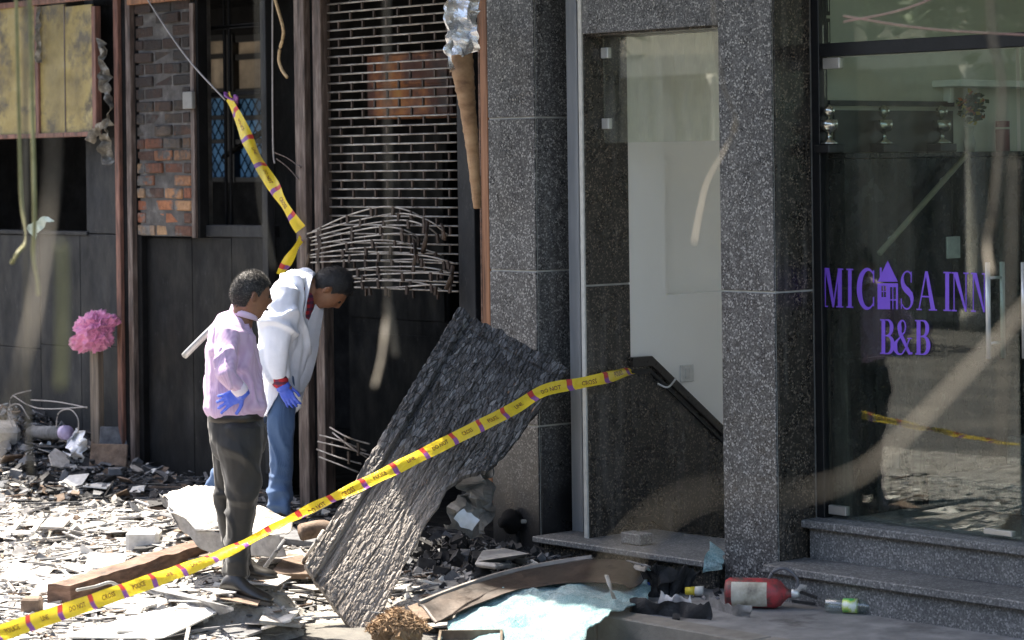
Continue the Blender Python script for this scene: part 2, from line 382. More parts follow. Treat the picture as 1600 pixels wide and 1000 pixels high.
def dado(off_top, off_bot, x0, x1, name, mat):
    zt = lambda y: sl.z + min(0, (y - sl.y)*slope)
    ys = [l0.y, sl.y, 2.4]; m2 = MB()
    for a, b in zip(ys, ys[1:]):
        lo = (lambda y: zt(y) + off_bot) if off_bot is not None else (lambda y: -1.6)
        m2.hexa([(x0, a, lo(a)), (x1, a, lo(a)), (x1, b, lo(b)), (x0, b, lo(b)), (x0, a, zt(a)+off_top), (x1, a, zt(a)+off_top), (x1, b, zt(b)+off_top), (x0, b, zt(b)+off_top)])
    return m2.build(name, mat, sw)
dado(-.055, None, wx + .001, wx + .013, 'dado', M['granite_dk'])
dado(0, -.055, wx + .001, wx + .036, 'dado_trim', plain('dark_trim', (.03, .026, .023), .3))
dado(-.075, -.10, wx + .0135, wx + .026, 'dado_moulding', M['black'])
dado(-.92, -.95, wx + .0135, wx + .03, 'skirting', M['black'])
for i in range(8):
    MB().box(wx + .04, xC0 + .02, sl.y - .06 + i*.27, sl.y + .24 + i*.27, -.5 - i*.19, .10 - i*.19).build('stair', M['granite_dk'], sw)
hk = PX(1035, 600, wx + .05); MB().tube(smooth_path([hk + Vector((-.04, 0, .0)), hk + Vector((.02, .02, -.02)), hk + Vector((.03, .06, .01)), hk + Vector((.03, .08, .03))], 5), .006, 8).build('rail_hook', M['steel'], sw, True)
swp = PX(1073, 583, wx + .006)
p_ = MB().box(wx + .001, wx + .012, swp.y - .055, swp.y + .055, swp.z - .05, swp.z + .05).build('switch_plate', plain('switch_white', (.62, .62, .58), .4), sw, bevel=.003)
MB().box(wx + .012, wx + .018, swp.y - .02, swp.y + .02, swp.z - .03, swp.z + .03).build('rocker', plain('switch_rocker', (.55, .55, .52), .4), p_, bevel=.002)

# glass over the stair doorway
M['glass'] = glass_mat('clear_glass', (.84, .90, .86), .052, 0, .05)
M['glass_tr'] = glass_mat('greenish_glass', (.93, .96, .92), .09, 0, .22)
tx0 = xat(950, .30); tz = zat(1050, 221, .16)
tw = thing('transom_window', 'greenish glass pane hung above the open stair doorway', 'window', (xJ + .2, .2, tz))
MB().box(xJ + .012, xC0 - .012, .19, .20, tz, zl - .02).build('pane', M['glass_tr'], tw)
for yy in (82, 193):
    c = PY(958, yy, .19); MB().box(xJ + .004, xJ + .06, .178, .212, c.z - .03, c.z + .03).build('clip', M['steel'], tw, bevel=.003)
c = PY(1117, 210, .19); MB().box(xC0 - .06, xC0 - .004, .178, .212, c.z - .03, c.z + .03).build('clip', M['steel'], tw, bevel=.003)

# ------------------------------------------------------------------ entrance steps of the inn
es = thing('entrance_steps', 'two grey granite steps leading up to the glass door', 'steps', (xC1, 0, 0))
XR = -4.2
zU, zL = .365, .163
MB().box(xC1 + .001, XR, .175, DOORY + .6, zU - .042, zU).build('tread', M['granite_step'], es, bevel=.006)
MB().box(xC1 + .03, XR, .215, DOORY + .6, zL, zU - .042).build('riser', M['granite_step'], es)
MB().box(xC1 - .004, XR, -.118, .214, zL - .042, zL).build('tread', M['granite_step'], es, bevel=.006)
MB().box(xC1 + .03, XR, -.075, .214, -.05, zL - .042).build('riser', M['granite_step'], es)

# ------------------------------------------------------------------ glass entrance door
fr0, fr1 = xat(1271, DOORY), xat(1283, DOORY)
zr0, zr1 = zat(1285, 89, DOORY), zat(1285, 74, DOORY)
df = thing('door_frame', 'black metal frame around the glass entrance of the inn', 'door frame', (fr0, DOORY, zU))
MB().box(fr0, fr1, DOORY, DOORY + .07, zU, TOPZ).build('post', M['dk_frame'], df, bevel=.003)
MB().box(fr1 + .001, XR, DOORY + .002, DOORY + .068, zr0, zr1 + .02).build('top_rail', M['dk_frame'], df, bevel=.003)
MB().box(fr1 + .003, XR, DOORY + .03, DOORY + .04, zr1 + .021, TOPZ).build('fanlight_pane', M['glass'], df)
gd = thing('glass_door', 'frameless glass door with purple inn lettering and steel pull handle', 'door', (fr1, DOORY, zU))
GX0, GX1 = fr1 + .012, xat(1590, DOORY)
gy = DOORY + .028
MB().box(GX0, GX1, gy, gy + .012, zU + .012, zr0 - .008).build('glass_leaf', M['glass'], gd)
M['patch'] = mat_noise('patch_fitting', [(.3, (.42, .40, .37)), (.7, (.58, .56, .52))], 6, 4, (.3, .45), 0, None, 'pos', (1, 1, 1), .6)
for (pa, pb, qa, qb) in ((1283, 1324, 787, 806), (1281, 1314, 91, 107), (1544, 1589, 824, 838)):
    a, b = PY(pa, qa, gy), PY(pb, qb, gy)
    MB().box(max(a.x, GX0), b.x, gy - .012, gy + .024, b.z, a.z).build('hinge_patch', M['patch'], gd, bevel=.003)
def pull(px, parent, y0, y1, inner):
    a, b = PY(px, y0, gy - .05), PY(px, y1, gy - .05)
    h = MB().tube([(a.x, gy - .05, a.z), (a.x, gy - .05, b.z)], .0125, 12).build('pull_handle', M['steel'], parent, True)
    for z in (lerp(a.z, b.z, .16), lerp(a.z, b.z, .84)):
        MB().tube([(a.x, gy - .05, z), (a.x, gy + .06, z)], .008, 8).build('stand_off', M['steel'], h, True)
    return h
hA = pull(1549, gd, 410, 560, False)
a, b = PY(1549, 410, gy - .05), PY(1549, 560, gy - .05)
MB().tube([(a.x, gy + .062, a.z), (a.x, gy + .062, b.z)], .0125, 12).build('inner_pull_handle', M['steel'], gd, True)
gd2 = thing('glass_door', 'second frameless glass door leaf at the right picture edge', 'door', (GX1, DOORY, zU))
MB().box(GX1 + .006, XR + .3, gy, gy + .012, zU + .012, zr0 - .008).build('glass_leaf', M['glass'], gd2)
pull(1599, gd2, 410, 560, False)

# lettering on the glass (flat vinyl): strokes measured on the door plane
M['purple'] = plain('purple_vinyl', (.19, .085, .62), .4, 0, .4, .04)
gd.rotation_euler.z = gd_rot = -.026
lt = thing('inn_lettering', 'purple lettering with a small house as one letter on the glass door', 'lettering', (fr1, DOORY, 1.3))
lt.rotation_euler.z = gd_rot
LY = gy - .0025
def LP(px, py): p = PY(px, py, LY); return (p.x, LY, p.z)
def base_y(px): return 479.5 + (px - 1285)*.031
def glyph(name, polys):
    m2 = MB()
    for i, poly in enumerate(polys): m2.prism([Vector(LP(*q)) + Vector((0, -.00012*i, 0)) for q in poly], (0, .0015, 0))
    return m2.build(name, M['purple'], lt)
def L(polys, ox, w, top, bot):   # unit glyph (x right 0..1, y up 0..1) -> pixels
    out = []
    for poly in polys:
        out.append([(ox + x*w, lerp(bot, top, y) + (ox + x*w - 1285)*.031*(1 if bot < 492 else .6)) for x, y in poly])
    return out
def rect(x0, x1, y0, y1): return [(x0, y0), (x1, y0), (x1, y1), (x0, y1)]
def stroke(pts, wd):
    le, ri = [], []
    for i, (x, y) in enumerate(pts):
        a = pts[max(0, i-1)]; b = pts[min(len(pts)-1, i+1)]; dx, dy = b[0]-a[0], b[1]-a[1]; l = math.hypot(dx, dy) or 1
        w = wd(i/(len(pts)-1)); le.append((x - dy/l*w*.5, y + dx/l*w*.5*.6)); ri.append((x + dy/l*w*.5, y - dx/l*w*.5*.6))
    return [[le[i], le[i+1], ri[i+1], ri[i]] for i in range(len(pts)-1)]
def arc(cx, cy, rx, ry, a0, a1, n=16): return [(cx + rx*math.cos(R(lerp(a0, a1, k/n))), cy + ry*math.sin(R(lerp(a0, a1, k/n)))) for k in range(n+1)]
H = .035
gM = [rect(.1, .15, 0, 1), rect(0, .26, 0, H), rect(0, .2, 1-H, 1), [(.12, 1), (.32, 1), (.58, .06), (.48, 0)], [(.48, 0), (.55, 0), (.82, 1), (.76, 1)], rect(.74, .93, 0, 1), rect(.66, 1.0, 0, H), rect(.76, 1, 1-H, 1)]
gI = [rect(.25, .75, 0, 1), rect(0, 1, 0, H), rect(0, 1, 1-H, 1)]
gC = stroke(arc(.55, .5, .45, .5, 48, 312, 26), lambda t: .05 + .22*math.sin(math.pi*t)**1.5) + [rect(.84, .9, .66, .98), rect(.84, .9, .06, .3)]
sp = arc(.5, .74, .34, .24, 35, 210, 12)[:-1] + arc(.5, .74, .36, .26, 210, 270, 4)[:-1] + arc(.5, .24, .38, .25, 90, -30, 8)[1:] + arc(.5, .24, .40, .24, -40, -150, 10)
spp = arc(.5, .75, .34, .23, 30, 190, 12) + [(.22, .62), (.38, .53), (.60, .46), (.78, .38)] + arc(.48, .25, .36, .23, 10, -150, 12)
gS = stroke(spp, lambda t: .06 + .24*math.exp(-((t-.5)/.16)**2)) + [rect(.76, .82, .7, .98), rect(.08, .14, .02, .28)]
gA = [[(.44, 1), (.52, 1), (.14, 0), (.09, 0)], [(.44, 1), (.56, 1), (.94, 0), (.72, 0)], rect(.24, .74, .33, .37), rect(0, .26, 0, H), rect(.62, 1.02, 0, H)]
gN = [rect(.12, .17, 0, 1), rect(0, .3, 0, H), rect(0, .22, 1-H, 1), [(.10, 1), (.36, 1), (.88, 0), (.8, 0)], rect(.83, .88, 0, 1), rect(.7, 1, 1-H, 1)]
gB = [rect(.1, .36, 0, 1), rect(0, .4, 0, H), rect(0, .4, 1-H, 1)] + stroke([(.3, .985)] + arc(.52, .76, .32, .225, 90, -90, 12) + [(.3, .53)], lambda t: .05 + .22*math.sin(math.pi*t)**2) + stroke([(.3, .53)] + arc(.55, .27, .38, .255, 90, -90, 12) + [(.3, .015)], lambda t: .05 + .24*math.sin(math.pi*t)**2)
gAmp = stroke([(.98, .04), (.82, .03), (.30, .62)] + arc(.44, .80, .17, .18, 200, -20, 10) + [(.55, .64), (.2, .42)] + arc(.32, .22, .27, .22, 130, 300, 9) + [(.66, .2), (.84, .46)], lambda t: .07 + .16*(math.exp(-((t-.12)/.1)**2) + math.exp(-((t-.7)/.1)**2))) + [rect(.72, .98, .45, .48)]
for nm, gl, ox, w in (('letter', gM, 1285, 33), ('letter', gI, 1323, 11), ('letter', gC, 1341, 30), ('letter', gS, 1409, 23), ('letter', gA, 1435, 32), ('letter', gI, 1478, 12), ('letter', gN, 1491, 27), ('letter', gN, 1522, 25)):
    glyph(nm, L(gl, ox, w, 418.5, 479.5))
for gl, ox, w in ((gB, 1377, 22), (gAmp, 1400, 29), (gB, 1433, 23)): glyph('letter', L(gl, ox, w, 497, 551))
hs = [[(1373, 440), (1405, 440), (1389, 407)], rect(1376.5, 1379.5, 418, 434), rect(1373, 1405.5, 442.5, 446.5), rect(1373, 1379, 446.5, 483), rect(1386.5, 1393, 446.5, 483), rect(1379, 1386.5, 464, 483), rect(1402.5, 1405.5, 446.5, 483), rect(1393, 1402.5, 467.5, 469.5), rect(1396.8, 1398.2, 448, 483), rect(1379, 1386.5, 454.5, 455.8), rect(1382.2, 1383.2, 447, 463), rect(1393, 1402.5, 446.5, 448.5)]
glyph('house_emblem', hs)

# ------------------------------------------------------------------ lobby behind the glass
lb = thing('lobby', 'dim lobby with cream walls behind the glass entrance', 'room', (-7, 2, zU))
lx0 = xC1 + .015
MB().box(lx0, XR + .4, 5.0, 5.1, zU, 2.75).build('back_wall', M['cream_wall'], lb); MB().box(lx0, XR + .4, 5.0, 5.1, 3.3, TOPZ).build('back_wall', M['cream_wall'], lb)  # high gap between the two pieces is added to brighten the lobby
MB().box(lx0 - .1, lx0, DOORY + .08, 5.1, zU, TOPZ).build('side_wall', M['cream_wall'], lb)
MB().box(XR + .4, XR + .5, DOORY + .08, 5.1, zU, TOPZ).build('side_wall', M['cream_wall'], lb)
MB().box(lx0 - .1, XR + .5, DOORY + .08, 5.1, TOPZ - .15, TOPZ - .05).build('ceiling', M['white_wall'], lb)
MB().box(lx0 - .1, XR + .5, DOORY + .602, 5.1, zU - .1, zU).build('floor', M['granite_step'], lb)
WX = lx0 + .13                                   # granite wainscot of the side wall with a ledge for the trophies
pw_ = thing('lobby_wainscot', 'polished black granite wainscot with ledge seen behind the glass door', 'wall', (lx0, 2, zU))
M['granite_blk'] = granite('granite_black', (.005, .0055, .0055), (.012, .013, .013), (.035, .038, .036), .12)
zled = PX(1400, 238, WX).z
yy_ = DOORY + .09
for j in range(5):
    y2_ = yy_ + .9
    for za_, zb_ in ((zU + .001, 1.2), (1.2, zled - .031)):
        MB().box(lx0 + .002, WX, yy_ + .002, min(y2_, 4.99) - .002, za_ + .001, zb_ - .001).build('wall_slab', M['granite_blk'], pw_, bevel=.002)
    yy_ = y2_
MB().box(lx0 + .002, WX + .015, DOORY + .09, 4.99, zled - .03, zled).build('ledge', M['granite_blk'], pw_, bevel=.004)
ist = thing('inner_steps', 'grey granite steps inside the lobby beyond the glass door', 'steps', (lx0 + .5, 1.5, zU))
for i in range(3):
    y0_ = (1.05, 1.75, 2.5)[i]
    MB().box(WX + .002, XR + .38, y0_, 4.9 - .01*i, zU + .001 + .16*i, zU + .16*(i+1)).build('step', M['granite_step'], ist, bevel=.006)
a, b = PX(1477, 370, WX), PX(1498, 403, WX)
tag(MB().box(WX + .001, WX + .014, a.y, b.y, b.z, a.z).build('light_switch', plain('panel_white', (.6, .6, .56), .4), bevel=.003), 'small white switch plate on the black wainscot behind the glass', 'switch')
cb = thing('display_shelf', 'white shelf on the cream lobby wall above the flowers', 'shelf', (lx0, 2.2, zled + .4))
ya_ = PX(1478, 130, lx0 + .1).y; zsh = PX(1500, 126, lx0 + .1).z
MB().box(lx0 + .001, lx0 + .2, ya_, 4.9, zsh - .035, zsh + .002).build('board', M['white_wall'], cb, bevel=.003)
MB().box(lx0 + .001, lx0 + .05, ya_ + .1, ya_ + .13, zsh - .12, zsh - .036).build('bracket', M['white_wall'], cb)
yr0, yr1 = DOORY + .1, PX(1489, 162, lx0 + .02).y
br = MB().box(lx0 + .001, lx0 + .03, yr0, yr1, PX(1400, 166, lx0).z, PX(1400, 158, lx0).z).build('picture_rail', M['black']); tag(br, 'thin black rail above the trophies behind the glass', 'rail')
bp = MB().box(lx0 + .004, lx0 + .02, PX(1300, 200, lx0).y, yr1, zled + .002, PX(1400, 173, lx0).z).build('dark_plaque', plain('dark_board', (.035, .036, .028), .4)); tag(bp, 'dark board standing on the ledge behind the trophies', 'board')
M['silver'] = plain('trophy_silver', (.55, .55, .5), .2, 1.0, .5, .1)
def trophy(px, lab, s=1.0):
    c = PX(px, 236, lx0 + .075); c.z = zled
    t = thing('trophy', lab, 'trophy', c, 'trophies on the ledge')
    MB().box(c.x - .05, c.x + .05, c.y - .07*s, c.y + .07*s, zled + .001, zled + .045).build('plinth', M['black'], t, bevel=.004)
    MB().lathe((c.x, c.y, zled + .045), (0, 0, 1), [(0, .05*s), (.01, .05*s), (.03, .015*s), (.06, .012*s), (.075, .045*s), (.1, .055*s), (.13, .05*s), (.131, .045*s)], 18).build('bowl', M['silver'], t, True)
    MB().lathe((c.x, c.y, zled + .17), (0, 0, 1), [(0, .012*s), (.02, .01*s), (.03, .028*s), (.05, .036*s), (.07, .03*s), (.085, .008*s)], 14).build('ornament', M['silver'], t, True)
trophy(1296, 'silver trophy nearest the black door post on the ledge', .9); trophy(1382, 'silver trophy in the middle of the dark ledge', .9); trophy(1472, 'silver trophy beside the yellow flowers', 1.0)
c = PX(1515, 236, lx0 + .075); c.z = zled
fv = thing('flower_vase', 'small vase of yellow and orange flowers on the ledge end', 'vase', c)
MB().lathe(c + Vector((0, 0, .001)), (0, 0, 1), [(0, .03), (.05, .035), (.1, .02), (.14, .03)], 14).build('vase', plain('vase_glass', (.4, .4, .33), .2), fv, True)
fl = MB()
for i in range(170):
    d = Vector((random.gauss(0, 1), random.gauss(0, 1), random.gauss(0, 1))).normalized()*random.uniform(.3, 1)
    p = c + Vector((.02 + d.x*.07, d.y*.12, .25 + d.z*.10)); u = Vector((random.gauss(0, 1), random.gauss(0, 1), random.gauss(0, 1))).normalized()*.02; w = u.orthogonal().normalized()*.014
    fl.mi = random.choice((0, 0, 0, 1, 2)); fl.add([p-u, p-w, p+u, p+w], [(0, 1, 2, 3)])
fo = fl.build('flowers', [plain('leaf', (.05, .08, .02), .6), plain('yellow_petal', (.6, .45, .06), .6), plain('orange_petal', (.5, .14, .03), .6)], fv); fo['kind'] = 'stuff'
c = PX(1567, 236, lx0 + .075); c.z = zled
cd = thing('red_candle', 'dark red candle with pale band at the end of the ledge', 'candle', c)
MB().lathe(c + Vector((0, 0, .001)), (0, 0, 1), [(0, .04), (.1, .04), (.17, .04), (.171, .035)], 18).build('wax', plain('red_wax', (.20, .02, .035), .4), cd, True)
MB().lathe(c + Vector((0, 0, .125)), (0, 0, 1), [(0, .0405), (.012, .0405)], 18).build('band', M['cream_wall'], cd, True)
for (y0, y1, lab) in ((-10, 24, 'upper small picture in a black frame on the cream lobby wall'), (29, 72, 'lower small picture in a black frame on the cream lobby wall')):
    ya, yb = DOORY + .09, PX(1298, 50, lx0 + .02).y
    za, zb = PX(1290, y0, lx0).z, PX(1290, y1, lx0).z
    f = thing('framed_picture', lab, 'picture', (lx0, ya, zb))
    MB().box(lx0 + .001, lx0 + .02, ya, yb, zb, za).build('frame', M['black'], f, bevel=.003)
    MB().box(lx0 + .0205, lx0 + .022, ya + .02, yb - .02, zb + .02, za - .02).build('mount', M['cream_wall'], f)
hr = thing('reflection_rod', 'pale sloping rod behind the glass standing in for a reflected strand', 'reflection_rod', PX(1376, 393, WX + .06))  # rod and brackets added in place of a reflection on the door glass
pa, pb = PX(1509, 243, WX + .06), PX(1374, 396, WX + .06)
MB().tube([pa, pb], .016, 10).build('rail', plain('pale_pole', (.34, .30, .21), .6), hr, True)
for t_ in (.2, .8):
    q_ = pa.lerp(pb, t_); MB().tube([q_, Vector((WX, q_.y, q_.z - .03))], .007, 6).build('bracket', M['steel'], hr)

# ================================================================== BURNT SHOP
SY = .30
SFL = .03
shop = thing('burnt_shop', 'fire gutted shopfront with blackened walls, rusty posts and exposed brick', 'building', (-15, SY, 0))
def sbox(name, mat, p0, p1, q0, q1, Y=SY, dep=.08, bevel=.003, parent=None):
    xa, xb = xat(p0, Y), xat(p1, Y); pm = (p0+p1)/2
    za, zb = zat(pm, q1, Y), zat(pm, q0, Y)
    return MB().box(xa, xb, Y, Y + dep, za, zb).build(name, mat, parent or shop, bevel=bevel, origin=((xa+xb)/2, Y, za))
XL = xat(-60, SY); BY = 3.6
# room behind: walls, ceiling, floor, and a back wall with a window hole
MB().box(XL - 6, xA0 + .5, SY + .1, BY + .2, 3.7, 3.85).build('ceiling', M['soot'], shop)
MB().box(XL - 6, xA0 - .01, SY + .05, BY + .2, -.25, SFL).build('floor', M['soot'], shop)
MB().box(xA0 + .002, xA0 + .3, SY + .16, BY + .2, SFL, 3.7).build('side_wall', M['soot'], shop)
MB().box(XL - 6, XL - 5.9, SY, BY + .2, SFL, 3.7).build('side_wall', M['soot'], shop)
wa, wb = PY(322, 62, BY), PY(420, 278, BY)
bw = MB(); bw.box(XL - 6, wa.x - .03, BY, BY + .15, SFL, 3.7); bw.box(wb.x + .03, xA0 + .3, BY, BY + .15, SFL, 3.7)
bw.box(wa.x - .03, wb.x + .03, BY, BY + .15, SFL, wb.z); bw.box(wa.x - .03, wb.x + .03, BY, BY + .15, wa.z, 3.7)
bw.build('back_wall', M['soot'], shop)
# inner wall closing the room left of the shutter and a glossy panel right of it
sbox('inner_panel', M['soot_panel'], 432, 466, -20, 800, SY + .55, .05)
MB().box(XL - 6, -13.302, -.28, 6, TOPZ + .251, 4.4).build('upper_wall', M['soot'], shop)
MB().box(XL - 6, -13.302, -.40, 6, TOPZ, TOPZ + .249).build('balcony_slab', M['soot_grey'], shop, bevel=.01)
MB().box(XL - 6, xA0 - .003, SY + .0, SY + .1, 3.55, TOPZ - .002).build('header', M['soot'], shop)

# lower wall slabs
def slabs(pxs, y0s, Y, mat):
    for a, b in zip(pxs, pxs[1:]):
        for (q0, q1) in y0s: sbox('wall_slab', mat, a + .35, b - .35, q0 + .4, q1 - .4, Y, .06, .002)
slabs([-60, 62, 125, 188], [(366, 540), (540, 760)], SY, M['soot_grey'])
slabs([222, 300, 362, 420], [(371, 760)], SY, M['soot_panel'])
MB().box(XL, xat(188, SY), SY + .03, SY + .05, SFL, zat(100, 366, SY) - .01).build('wall_core', M['black'], shop)
MB().box(xat(222, SY), xat(420, SY), SY + .03, SY + .05, SFL, zat(300, 371, SY) - .01).build('wall_core', M['black'], shop)
sbox('sill', M['soot_grey'], -60, 136, 360, 366, SY - .015, .13, .004)
sbox('pier', M['soot_grey'], 136, 190, -30, 365, SY + .004, .2)
sbox('pier', M['soot'], 150, 192, -30, 216, SY - .006, .008)
# steel posts
for nm, mt, a, b, q1, Y, d in (('post', M['rust_red'], 181, 188, 742, .2, .06), ('post', M['soot'], 188.5, 199, 742, .23, .08), ('post', M['rust'], 199.5, 207, 742, .21, .06), ('post', M['soot'], 207.5, 221, 730, .25, .1),
                               ('post', M['soot_grey'], 410, 419, 740, .24, .06), ('post', M['rust'], 463, 479, 800, .12, .1), ('post', M['soot'], 479.5, 492, 800, .17, .06), ('post', M['rust'], 492, 505, 800, .14, .08),
                               ('post', M['soot_grey'], 716, 742, 800, .14, .1), ('post', M['soot'], 742.5, 751, 800, .22, .06), ('post', M['wood_or'], 753, 764.5, 800, .06, .12)):
    sbox(nm, mt, a, b, -40, q1, Y, d, .004)
sbox('post_edge', M['wood_br'], 750.5, 753, -40, 780, .1, .06, .001)
sbox('lintel_bar', M['wood_or'], 203, 312, -12, 2, .2, .05, .003)
sbox('window_post', M['rust'], 300, 306, 4, 372, .22, .05, .003)
sbox('window_post', M['soot'], 306.5, 313, -20, 372, .24, .08, .003)
sbox('junction_box', plain('box_grey', (.16, .16, .15), .5), 288, 303, 143, 170, .19, .03, .004)
# brick pier with patches of old plaster
def brick_mat():
    m, nt, p = mk('sooted_brick'); v = coords(nt)
    oi = nd(nt, 'ShaderNodeObjectInfo')
    c = ramp(nt, oi.outputs['Random'], [(0, (.07, .04, .03)), (.25, (.26, .09, .045)), (.6, (.37, .155, .07)), (.85, (.38, .23, .12)), (1, (.15, .13, .115))])
    c = mixc(nt, c, ramp(nt, nse(nt, v, 30, 6), [(.3, .6), (.7, 1.25)]), 1, 'MULTIPLY')
    pl = ramp(nt, nse(nt, v, 5.5, 7, .7), [(.50, 0), (.58, 1)]); c = mixc(nt, c, ramp(nt, nse(nt, v, 25, 6), [(.3, (.06, .058, .056)), (.7, (.20, .195, .185))]), pl)
    sx = nd(nt, 'ShaderNodeSeparateXYZ'); nt.links.new(nd(nt, 'ShaderNodeNewGeometry').outputs['Position'], sx.inputs[0])
    ad = nd(nt, 'ShaderNodeMath', operation='MULTIPLY_ADD'); nt.links.new(nse(nt, v, 3, 6), ad.inputs[0]); ad.inputs[1].default_value = 1.1; nt.links.new(sx.outputs['Z'], ad.inputs[2])
    mr = nd(nt, 'ShaderNodeMapRange'); nt.links.new(ad.outputs[0], mr.inputs[0]); mr.inputs[1].default_value = 2.55; mr.inputs[2].default_value = 3.2
    c = mixc(nt, c, (.017, .015, .014), nd_mul(nt, mr.outputs[0], .93))
    nt.links.new(c, p.inputs['Base Color']); p.inputs['Roughness'].default_value = .9
    bump(nt, p, nse(nt, v, 30, 8, .75), .03); return m
M['brick'] = brick_mat()
M['mortar'] = mat_noise('old_mortar', [(.3, (.03, .028, .026)), (.55, (.075, .07, .066)), (.75, (.17, .165, .155))], 8, 8, (.85, 1), .012, 40)
bx0, bx1 = xat(215, .24), xat(300, .24); bz0, bz1 = zat(258, 369, .24), 3.55
MB().box(bx0, bx1, .250, .42, bz0, bz1).build('pier_core', M['mortar'], shop)
bl, bhh, jt = .215, .070, .017
src = None; row = 0; z = bz0 + .006
while z < bz1 - .05:
    x = bx0 - (.12 if row % 2 else 0) 
    while x < bx1:
        a, b = max(x, bx0 + .003), min(x + bl, bx1 - .003)
        if b - a > .04 and random.random() > .07:
            full = b - a > bl - .01
            if full and src is not None:
                o = share(src, 'brick', shop)
                wl_ = Vector((a, .24 + random.uniform(-.012, .016), z)); o.location = wl_ - world_loc(shop)
            else:
                o = MB().box(a, b, .24, .33, z, z + bhh).build('brick', M['brick'], shop, bevel=.006, origin=(a, .24, z))
                if full: src = o
            o.rotation_euler = (random.uniform(-.05, .05), random.uniform(-.03, .03), random.uniform(-.05, .05))
        x += bl + jt
    z += bhh + jt; row += 1

# grille and back window
sbox('sill', M['soot_grey'], 306, 416, 352, 371, SY - .01, .12, .006)
def wbar(name, a, b, q0, q1, Y=SY + .12, d=.02): return sbox(name, M['soot'], a, b, q0, q1, Y, d, .002)
win = thing('back_window', 'far window with blue mesh panes seen through the burnt window opening', 'window', (wa.x, BY, wb.z))
M['bluepane'] = None
def pane_mat(name, c):
    m = bpy.data.materials.new(name); m.use_nodes = True; nt = m.node_tree; nt.nodes.clear()
    out = nd(nt, 'ShaderNodeOutputMaterial'); tl = nd(nt, 'ShaderNodeBsdfTranslucent'); df = nd(nt, 'ShaderNodeBsdfDiffuse')
    v = coords(nt); cc = ramp(nt, nse(nt, v, 7, 6), [(.3, tuple(x*.6 for x in c)), (.7, c)])
    nt.links.new(cc, tl.inputs[0]); nt.links.new(cc, df.inputs[0]); mx = nd(nt, 'ShaderNodeMixShader'); mx.inputs[0].default_value = .25
    nt.links.new(tl.outputs[0], mx.inputs[1]); nt.links.new(df.outputs[0], mx.inputs[2]); nt.links.new(mx.outputs[0], out.inputs[0]); return m
blue = pane_mat('blue_wired_glass', (.30, .46, .60)); beige = pane_mat('beige_pane', (.62, .54, .45))
def wpane(p0, p1, q0, q1, mt):
    a, b = PY(p0, q0, BY + .06), PY(p1, q1, BY + .06)
    return MB().box(a.x, b.x, BY + .06, BY + .066, b.z, a.z).build('pane', mt, win)
for (p0, p1) in ((322, 352), (368, 416)):
    for (q0, q1, mt) in ((62, 86, beige), (90, 140, beige), (152, 182, blue), (186, 219, blue), (223, 278, blue)):
        pn = wpane(p0, p1, q0, q1, mt)
        if mt is blue:
            a, b = PY(p0, q0, BY + .05), PY(p1, q1, BY + .05); w, h = b.x - a.x, a.z - b.z
            for k in range(-5, 8):
                for sgn in (1, -1):
                    pts = []
                    for t in range(0, 11):
                        zz = b.z + h*t/10; x = a.x + k*.11 + sgn*(zz - b.z)*.8 + (0 if sgn > 0 else .05)
                        if a.x <= x <= b.x: pts.append(Vector((x, BY + .05, zz)))
                    if len(pts) > 1: MB().tube([pts[0], pts[-1]], .006, 5).build('mesh_wire', M['soot'], pn)
fm = MB()
for (p0, p1) in ((316, 323), (351, 369), (415, 422)):
    a, b = PY(p0, 55, BY), PY(p1, 285, BY); fm.box(a.x, b.x, BY - .02, BY + .05, b.z, a.z)
fm.build('frame', M['black'], win)
for (q0, q1) in ((56, 63), (85, 91), (139, 153), (181, 187), (218, 224), (277, 284)):
    a, b = PY(323.5, q0, BY), PY(351, q1, BY); MB().box(a.x, b.x, BY - .01, BY + .045, b.z, a.z).build('glazing_bar', M['black'], win)
    a, b = PY(369, q0, BY), PY(415, q1, BY); MB().box(a.x, b.x, BY - .01, BY + .045, b.z, a.z).build('glazing_bar', M['black'], win)
for px in (352, 360): wbar('grille_bar', px, px + 2.2, -20, 352)
for px, q in ((330, 40), (376, 38)): wbar('grille_bar', 313, 410, q, q + 5)
wbar('grille_bar', 313, 410, 143, 150)
d0, d1 = PY(350, 245, SY + .5), PY(412, 205, SY + .5)
MB().tube([d0, d1], .02, 8).build('fallen_bar', M['soot'], shop, True)
# courtyard behind the shop so that the far window is lit
yb = thing('courtyard_wall', 'beige wall of the yard seen dimly through the far window', 'wall', (-20, 8, 0))
MB().box(-40, 0, 9.5, 9.7, -.17, 2.3).build('face', plain('beige_yard', (.55, .47, .38), .9), yb)
# charred things inside the shop
def burnt_unit(p0, p1, q0, q1, Y, mat, lab, name='burnt_cabinet', cat='cabinet'):
    a, b = PY(p0, q0, Y), PY(p1, q1, Y); t = thing(name, lab, cat, (a.x, Y, b.z))
    MB().box(a.x, b.x, Y, Y + .3, b.z, a.z).build('case', mat, t, bevel=.01)
    MB().box(a.x + .03, b.x - .03, Y - .012, Y - .001, lerp(b.z, a.z, .05), lerp(b.z, a.z, .46)).build('door', mat, t, bevel=.004)
    MB().box(a.x + .03, b.x - .03, Y - .012, Y - .001, lerp(b.z, a.z, .5), lerp(b.z, a.z, .95)).build('door', mat, t, bevel=.004)
    return t
M['scorch'] = mat_noise('scorched_paint', [(.3, (.012, .009, .008)), (.5, (.09, .03, .016)), (.62, (.30, .11, .03)), (.75, (.42, .22, .05))], 2.6, 8, (.5, .9), .003, 40)
burnt_unit(572, 706, 84, 182, 1.0, M['scorch'], 'scorched orange wall cabinet hanging behind the roller grille')
burnt_unit(540, 705, 212, 800, 2.6, M['soot_panel'], 'blackened tall cupboard deep inside the shop behind the grille', 'burnt_cupboard', 'cupboard')

